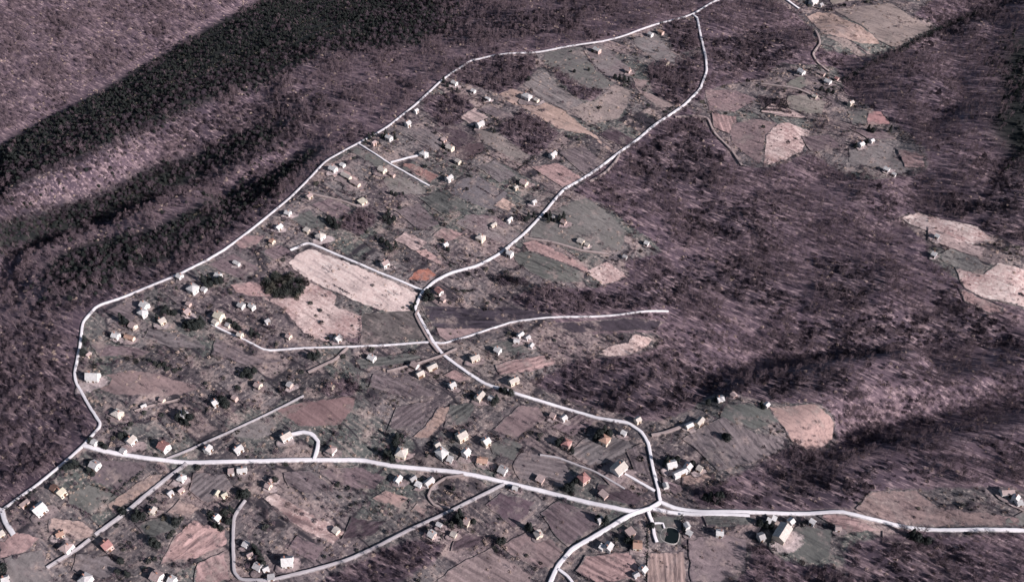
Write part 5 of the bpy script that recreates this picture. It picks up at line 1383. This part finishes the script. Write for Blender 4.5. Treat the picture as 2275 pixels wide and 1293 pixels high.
# orchard
op = []
for j in range(4):
    for i in range(9):
        x = 1688 + i * 7 + j * 3; y = 217 + j * 8 + i * 1.0 + rg.uniform(-1.5, 1.5)
        op.append((x, y))
shr(op, "dark small fruit tree in the orchard grid above the speckled field", "orchard grid trees", 1.25, protos=ROUNDB, name="orchard_tree")
shr([(283, 797), (302, 799), (304, 803), (320, 797), (333, 799), (360, 804), (366, 808), (354, 812), (379, 812), (372, 818), (345, 806), (390, 822), (402, 818)], "dark low shrub dotted over the meadow above the curved tan one", "dotted meadow shrubs", 1.0)
shr([(1014, 644), (1020, 645), (1026, 643), (1032, 645), (1038, 644), (1044, 645), (1050, 643)], "small dark clipped bush in the row right of the lane corner", "clipped row bushes", .65)
shr([(1104, 618), (1112, 616), (1122, 621), (1131, 619), (1140, 623), (1150, 620), (1160, 624), (1168, 629), (1116, 627), (1128, 630), (1145, 631)], "purple brown bush in the band below the green strip field", "purple bushes below the strip field", 1.5, protos=ROUNDB, name="bush")
shr([(828, 632), (762, 572), (812, 572)], "single bush dotted on the large pale bare field", "bushes on the pale field", .8)
shr([(702, 700), (715, 715), (690, 672), (745, 745), (728, 750), (660, 662), (712, 688)], "dark tuft like bush on the mottled pink ground", "bushes on the pink ground", 1.0)
shr([(660, 1135), (672, 1140), (640, 1120), (700, 1155)], "dark bush on the streaky pink bank", "bushes on the pink bank", 1.0, protos=ROUNDB, name="bush")
shr([(330, 1170), (385, 1180), (378, 1190), (412, 1168), (405, 1150), (365, 1150)], "dark bush in the grass right of the cul de sac", "bushes right of the cul de sac", .9)
shr([(330, 1245), (322, 1262), (345, 1240), (388, 1253)], "small black bush near the large pink bottom house", "bushes near the pink bottom house", .8)
shr([(1170, 1232), (1098, 1214), (1104, 1222)], "small dark bush along the bottom furrowed field", "bushes along the furrowed field", .8)
bare([(598, 935), (560, 900), (545, 905), (580, 892), (520, 915), (470, 920), (452, 935), (440, 912)], "bare tree in the orchard above the diagonal path", "bare trees above the diagonal path", .6)
bare([(1108, 1040), (870, 1080), (800, 1060), (780, 1090), (820, 1120), (760, 1075), (735, 1085), (860, 1140)], "bare garden tree below the western main street", "bare trees below the main street", .6)
bare([(1210, 955), (1180, 940), (1230, 965), (1150, 930), (1120, 985)], "bare tree behind the street cluster houses", "bare trees behind the street cluster", .55)
bare([(430, 800), (470, 815), (500, 800), (520, 830), (480, 790), (455, 830)], "bare tree on the slope above the dim pink cottage", "bare trees above the dim cottage", .6)
bare([(960, 470), (985, 490), (930, 480), (945, 510), (905, 500), (1000, 470)], "bare tree in the garden plots left of the middle road", "bare trees left of the middle road", .6)

# ------------------------------------------------------------------ hedges along plot edges
def hedge(px, label, h=1.6, wd=1.2, mat=None, dens=7):
    P = np.array(px, float); X, Y = cast(P[:, 0], P[:, 1])
    c = MB(); r = random.Random(int(P.sum()))
    ox, oy = float(X[0]), float(Y[0]); oz = float(hgt(ox, oy))
    for i in range(len(X) - 1):
        L = math.hypot(X[i + 1] - X[i], Y[i + 1] - Y[i])
        gaps = [r.random() < .12 for _ in range(int(L / 2) + 1)]
        for k in range(int(L * dens)):
            t = r.random()
            if gaps[int(t * L / 2)]: continue
            bulge = .7 + .5 * math.sin(t * L * .9 + i)
            x = X[i] + (X[i + 1] - X[i]) * t + r.gauss(0, wd * .3); y = Y[i] + (Y[i + 1] - Y[i]) * t + r.gauss(0, wd * .3)
            z = float(hgt(x, y)) + r.uniform(.05, h) * bulge
            p = Vector((x - ox, y - oy, z - oz)); d = Vector((r.uniform(-1, 1), r.uniform(-1, 1), r.uniform(0, 1.2))).normalized()
            s = r.uniform(.2, .42); a = d.orthogonal().normalized() * s; b = d.cross(a)
            c.quad(tuple(p - a - b * .4), tuple(p + a * .3 - b), tuple(p + a + b * .5), tuple(p - a * .4 + b))
    o = link("hedge", c.mesh("hedge", mat or M_TWIG2), loc=(ox, oy, oz))
    tag(o, label, "hedge", group="hedges along the plots")
hedge([(318, 1048), (262, 1090), (205, 1145)], "long straight dark hedge left of the narrow tan strip", 1.5, 1.0, M_EVER)
hedge([(202, 1078), (232, 1087), (262, 1098)], "dark hedge along the top of the square green lawn", 1.2, .9, M_EVER)
hedge([(150, 1122), (180, 1132), (205, 1147)], "dark hedge at the foot of the square green lawn", 1.2, .9)
hedge([(4, 1142), (40, 1112), (85, 1088)], "black hedge along the road above the biggest white house", 1.8, 1.6, M_EVER)
hedge([(100, 1080), (150, 1040), (178, 1018)], "dark hedge between the road and the yellow cream house", 1.5, 1.2)
hedge([(232, 950), (280, 944), (350, 926)], "thin dark hedge under the cream pink corner cottage", 1.0, .8)
hedge([(350, 926), (380, 965), (400, 985)], "dark hedge dropping towards the red roofed house", 1.1, .8)
hedge([(945, 215 + 45), (1000, 300), (1020, 312)], "dark hedge behind the cream yard house", 1.2, .9)
hedge([(1036, 362), (1060, 347), (1084, 330)], "black hedge at the lower right of the dark brown plot", 1.5, 1.3, M_EVER)
hedge([(1104, 276), (1125, 266)], "short dark hedge at the thicket's upper left corner", 1.4, 1.2, M_EVER)
hedge([(1150, 378), (1170, 362), (1190, 348)], "dotted dark hedge under the long grey grass strip", 1.4, 1.2, M_EVER)
hedge([(1060, 415), (1100, 440), (1118, 425), (1140, 400)], "dark hedge round the grey square meadow", 1.0, .8)
hedge([(1295, 112), (1312, 138), (1358, 182)], "dark hedge splitting the two upper meadows", 1.0, .9)
hedge([(760, 428), (790, 438), (840, 470)], "dark hedge below the pink gravel yard", 1.2, 1.0)
hedge([(965, 545), (1000, 590), (1010, 596)], "dark hedge above the pale pink plot at the bend", 1.2, 1.0, M_EVER)
hedge([(948, 725), (955, 758)], "short dark hedge on the square field's right side", 1.3, 1.0)
hedge([(740, 632), (765, 648), (780, 655)], "dark hedge stub below the pale bare field", 1.2, 1.0)
hedge([(802, 690), (800, 740), (796, 768), (812, 790)], "dark hedge left of the dark square field", 1.2, 1.0)
hedge([(1225, 1010), (1260, 1024), (1330, 1048)], "dark hedge between the vineyard and the grey lawn", .9, .8)
hedge([(1268, 964), (1300, 935)], "short straight dark hedge behind the red hipped house", 1.3, .9, M_EVER)
hedge([(946, 1016), (985, 972)], "dark hedge left of the street cluster", 1.2, .9, M_EVER)
hedge([(865, 1025), (905, 965)], "thin hedge along the pale pinkish house's left side", 1.0, .7)
hedge([(1438, 1165), (1438, 1230), (1436, 1290)], "straight dark hedge left of the pond plot and rowed field", 1.4, .9, M_EVER)
hedge([(1515, 1146), (1517, 1185)], "tall black hedge on the pond plot's right side", 2.4, 1.4, M_EVER)
hedge([(1805, 1162), (1860, 1174)], "thin dark hedge along the top right of the dark lawn", 1.1, .7)
hedge([(1505, 150), (1480, 146)], "little dark hedge under the topmost pink cottage", 1.0, .8)
hedge([(1872, 182), (1905, 162), (1950, 138), (2000, 114), (2060, 80), (2110, 54), (2170, 30)], "long dark hedgerow along the large upper right field", 3.4, 4.5, M_EVER, 34)
hedge([(1870, 200), (1900, 222), (1950, 245)], "dark hedge between cottages and the right hand wood", 2.2, 2.0)
hedge([(660, 505), (660, 522), (610, 560)], "thin hedge beside the left garden row", .9, .7)
hedge([(952, 1190), (940, 1178), (955, 1170)], "dark hedge boxed round the cottage right of the loop lane", 1.5, 1.2, M_EVER)
hedge([(950, 1208), (976, 1206), (984, 1186)], "dark hedge at the foot of the boxed cottage", 1.5, 1.2, M_EVER)
hedge([(1130, 1245), (1095, 1205)], "short dark hedge between two bottom fields", 1.2, 1.0)
hedge([(890, 1110), (912, 1112), (906, 1130)], "thin hedge round the pink paddock", 1.0, .8)
# ------------------------------------------------------------------ what nobody could count: the woods, scrub and dry grass
def proto_collection(name, items):
    c = bpy.data.collections.new(name)
    for i, (me) in enumerate(items):
        o = bpy.data.objects.new(name, me); c.objects.link(o)
    return c

def joined(t, c, ma, mb_):
    n = len(t.v)
    return mesh_of("tree", t.v + c.v, t.f + [tuple(i + n for i in f) for f in c.f], [ma, mb_], [0] * len(t.f) + [1] * len(c.f))

def scatter(name, pts, scl, coll, label, cat):
    n = len(pts)
    me = bpy.data.meshes.new(name); me.vertices.add(n); me.vertices.foreach_set('co', np.asarray(pts, np.float32).ravel())
    rot = np.zeros((n, 3), np.float32); rot[:, 2] = rng.uniform(0, 6.283, n); rot[:, 0] = rng.normal(0, .05, n); rot[:, 1] = rng.normal(0, .05, n)
    sc3 = np.repeat(np.asarray(scl, np.float32)[:, None], 3, 1); sc3[:, 2] *= rng.uniform(.85, 1.2, n)
    a = me.attributes.new('turn', 'FLOAT_VECTOR', 'POINT'); a.data.foreach_set('vector', rot.ravel())
    a = me.attributes.new('size', 'FLOAT_VECTOR', 'POINT'); a.data.foreach_set('vector', sc3.astype(np.float32).ravel())
    a = me.attributes.new('pick', 'INT', 'POINT'); a.data.foreach_set('value', rng.integers(0, len(coll.objects), n).astype(np.int32))
    me.update()
    o = link(name, me)
    g = bpy.data.node_groups.new(name, 'GeometryNodeTree')
    g.interface.new_socket('Geometry', in_out='INPUT', socket_type='NodeSocketGeometry')
    g.interface.new_socket('Geometry', in_out='OUTPUT', socket_type='NodeSocketGeometry')
    gi, go = g.nodes.new('NodeGroupInput'), g.nodes.new('NodeGroupOutput')
    ci = g.nodes.new('GeometryNodeCollectionInfo'); ci.inputs['Collection'].default_value = coll
    ci.inputs['Separate Children'].default_value = True; ci.inputs['Reset Children'].default_value = True
    ip = g.nodes.new('GeometryNodeInstanceOnPoints'); ip.inputs['Pick Instance'].default_value = True
    def attr(nm, ty):
        q = g.nodes.new('GeometryNodeInputNamedAttribute'); q.data_type = ty; q.inputs['Name'].default_value = nm
        return next(s for s in q.outputs if s.enabled and s.name == 'Attribute')
    g.links.new(gi.outputs[0], ip.inputs['Points']); g.links.new(ci.outputs[0], ip.inputs['Instance'])
    g.links.new(attr('pick', 'INT'), ip.inputs['Instance Index'])
    g.links.new(attr('turn', 'FLOAT_VECTOR'), ip.inputs['Rotation']); g.links.new(attr('size', 'FLOAT_VECTOR'), ip.inputs['Scale'])
    g.links.new(ip.outputs[0], go.inputs[0])
    md = o.modifiers.new(name, 'NODES'); md.node_group = g
    tag(o, label, cat, kind='stuff')
    return o

def cand(sp, jit=.45):
    x, y = np.meshgrid(np.arange(-620, 620, sp), np.arange(140, 960, sp * .98))
    x = x + (np.arange(x.shape[0]) % 2)[:, None] * sp / 2
    x = x.ravel() + rng.uniform(-jit, jit, x.size) * sp; y = y.ravel() + rng.uniform(-jit, jit, y.size) * sp
    z = hgt(x, y)
    px, py, dep = project(x, y, z)
    k = (px > -170) & (px < PW + 170) & (py > -90) & (py < PH + 130)
    return x[k], y[k], z[k], px[k], py[k], dep[k]

def near_road(x, y, extra=.6):
    out = np.zeros(len(x), bool)
    for i in range(0, len(x), 4000):
        d = np.sqrt((x[i:i + 4000, None] - ALLROAD[None, :, 0]) ** 2 + (y[i:i + 4000, None] - ALLROAD[None, :, 1]) ** 2) - ALLROAD[None, :, 2] / 2
        out[i:i + 4000] = d.min(1) < extra
    return out
HN = np.array(HOUSES)
def near_house(x, y, extra=.8):
    out = np.zeros(len(x), bool)
    for hx, hy, w_, d_ in HN: out |= np.hypot(x - hx, y - hy) < math.hypot(w_, d_) / 2 + extra
    return out
def is_open(px, py):
    a = np.zeros(len(px), bool)
    for q in OPEN: a |= inpoly(q, px, py)
    for q in WOODED: a &= ~inpoly(q, px, py)
    return a
def in_fields(px, py):
    a = np.zeros(len(px), bool)
    for q in FIELD_POLYS: a |= inpoly(q, px, py)
    return a
def in_green(px, py):
    a = np.zeros(len(px), bool)
    for q in GREEN_SHADE: a |= inpoly(q, px, py)
    return a

def gsamp(G, x, y):
    i = np.clip(np.searchsorted(GX, x) - 1, 0, len(GX) - 2); j = np.clip(np.searchsorted(GY, y) - 1, 0, len(GY) - 2)
    u = (x - GX[i]) / (GX[i + 1] - GX[i]); v = (y - GY[j]) / (GY[j + 1] - GY[j])
    return (G[j, i] * (1 - u) + G[j, i + 1] * u) * (1 - v) + (G[j + 1, i] * (1 - u) + G[j + 1, i + 1] * u) * v
# bare woodland
x, y, z, px, py, dep = cand(2.75)
wood = ~is_open(px, py) & ~in_fields(px, py) & ~near_road(x, y, 1.6)
den = vnoise(x, y, 55, 11) * .5 + vnoise(x, y, 18, 12) * .5
pl_ = np.zeros(len(x), bool)
for q in PALER: pl_ |= inpoly(q, px, py)
dk_ = np.zeros(len(x), bool)
for q in DARKER: dk_ |= inpoly(q, px, py)
wood &= (rng.random(len(x)) < np.clip(.58 + den * .40 - .10 * pl_ - .35 * dk_, .10, 1))
g_ = gsamp(soft_g, x, y)
valley = np.zeros(len(x), bool)
for q in ([(-100, 300), (0, 302), (232, 182), (460, 48), (545, 0), (600, -60), (620, -40), (560, 22), (460, 72), (233, 206), (0, 330), (-100, 350)],): valley |= inpoly(q, px, py)
wood &= ~valley
x, y, z, px, py, dep, g_ = [a[wood] for a in (x, y, z, px, py, dep, g_)]
s = rng.uniform(.42, .82, len(x)) * (1 + .15 * vnoise(x, y, 40, 13))
# the nearest ones are trees of their own
vis = (px > 2) & (px < PW - 2) & (py > 2) & (py < PH - 2)
order = np.argsort(np.where(vis, dep, 1e9))
nind = 260
ind = order[:nind]
regions = [((0, 700), "leafless brown tree in the thicket at the lower left", "thicket trees at the lower left"),
           ((700, 1200), "leafless brown tree in the thicket at the bottom middle", "thicket trees at the bottom middle"),
           ((1200, 1890), "leafless brown tree in the dark scrub below the big barn", "thicket trees below the big barn"),
           ((1890, 2400), "leafless brown tree in the dense wood at the bottom right", "trees of the bottom right wood")]
for i in ind:
    for (a, b), lb, gr in regions:
        if a <= px[i] < b:
            plant(BARE[random.randrange(6)], "bare_tree", float(x[i]), float(y[i]), float(s[i]), lb, "tree", gr)
rest = np.ones(len(x), bool); rest[ind] = False
cw = proto_collection("bare woodland tree", [joined(b[2], b[3], M_BARK, M_TWIG) for b in BARE])
m = rest & ~(rng.random(len(x)) < g_ * .97)
scatter("woodland", np.stack([x, y, z], -1)[m], s[m], cw, "leafless brown woodland covering the slopes around the village", "woodland")
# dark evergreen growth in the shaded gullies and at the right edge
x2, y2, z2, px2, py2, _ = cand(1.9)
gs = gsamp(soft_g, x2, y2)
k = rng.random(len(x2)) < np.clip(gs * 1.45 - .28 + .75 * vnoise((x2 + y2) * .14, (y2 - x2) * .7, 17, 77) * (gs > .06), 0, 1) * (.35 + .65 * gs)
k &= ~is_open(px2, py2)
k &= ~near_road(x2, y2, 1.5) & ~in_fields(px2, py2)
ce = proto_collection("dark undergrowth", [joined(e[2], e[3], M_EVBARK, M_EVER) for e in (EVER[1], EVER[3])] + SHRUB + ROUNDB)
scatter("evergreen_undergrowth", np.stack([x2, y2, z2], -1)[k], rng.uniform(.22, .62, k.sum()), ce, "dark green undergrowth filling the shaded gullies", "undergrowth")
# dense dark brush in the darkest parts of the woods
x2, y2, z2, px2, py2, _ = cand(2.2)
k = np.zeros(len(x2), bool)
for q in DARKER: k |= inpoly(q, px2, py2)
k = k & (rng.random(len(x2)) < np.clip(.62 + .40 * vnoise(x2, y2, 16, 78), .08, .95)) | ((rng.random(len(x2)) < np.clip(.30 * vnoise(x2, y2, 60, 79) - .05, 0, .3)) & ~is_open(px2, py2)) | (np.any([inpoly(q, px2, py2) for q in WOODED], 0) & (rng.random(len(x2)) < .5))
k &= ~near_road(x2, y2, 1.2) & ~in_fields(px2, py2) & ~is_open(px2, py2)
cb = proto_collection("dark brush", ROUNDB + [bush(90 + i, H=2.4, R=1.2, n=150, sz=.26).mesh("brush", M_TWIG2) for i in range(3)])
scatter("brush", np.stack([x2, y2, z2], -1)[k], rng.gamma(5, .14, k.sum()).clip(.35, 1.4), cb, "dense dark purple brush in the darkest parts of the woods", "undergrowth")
# scrub over the open land
x, y, z, px, py, dep = cand(2.1)
op_ = is_open(px, py) & ~near_road(x, y, 1.0) & ~near_house(x, y)
inf = in_fields(px, py)
den = vnoise(x, y, 34, 21) * .55 + vnoise(x, y, 9, 22) * .45
pr = np.clip(.15 + .30 * den, 0.01, .7); pr = np.where(inf, pr * .10, pr)
k = op_ & (rng.random(len(x)) < pr)
cs = proto_collection("scrub bush", [bush(60 + i, H=1.1, R=.75, n=46, sz=.22).mesh("scrub", M_TWIG2) for i in range(4)] + [bush(70 + i, H=1.0, R=.8, n=60, sz=.22, twiggy=False).mesh("scrub", M_OLIVE) for i in range(2)])
scatter("scrub", np.stack([x, y, z], -1)[k], rng.gamma(3.2, .26, k.sum()).clip(.3, 2.3), cs, "low dark leafless scrub scattered over the village plots", "scrub")
# small bare garden trees and saplings over the open land
k = op_ & (rng.random(len(x)) < np.clip(.10 + .13 * den, .01, .4) * np.where(inf, .22, 1))
scatter("saplings", np.stack([x, y, z], -1)[k], rng.uniform(.22, .55, k.sum()), cw, "small leafless saplings and vines growing wild between the plots", "saplings")
# tufts of pale dry grass
x, y, z, px, py, dep = cand(1.7)
gk = ~near_road(x, y, .8) & ~near_house(x, y, .2) & ~in_green(px, py)
den = vnoise(x, y, 26, 31) * .6 + vnoise(x, y, 7, 32) * .4
k = gk & (rng.random(len(x)) < np.where(is_open(px, py), np.clip(.08 + .2 * den, 0, .5), np.clip(.05 + .12 * den, 0, .3)) * np.where(in_fields(px, py), .5, 1))
cd = proto_collection("dry grass tuft", [bush(80 + i, H=.45, R=.8, n=40, sz=.22).mesh("dry grass", M_DRY) for i in range(3)])
scatter("dry_grass", np.stack([x, y, z], -1)[k], rng.uniform(.5, 1.25, k.sum()), cd, "pale dry grass tufts over meadows and under the trees", "grass")
print("objects", len(bpy.data.objects))
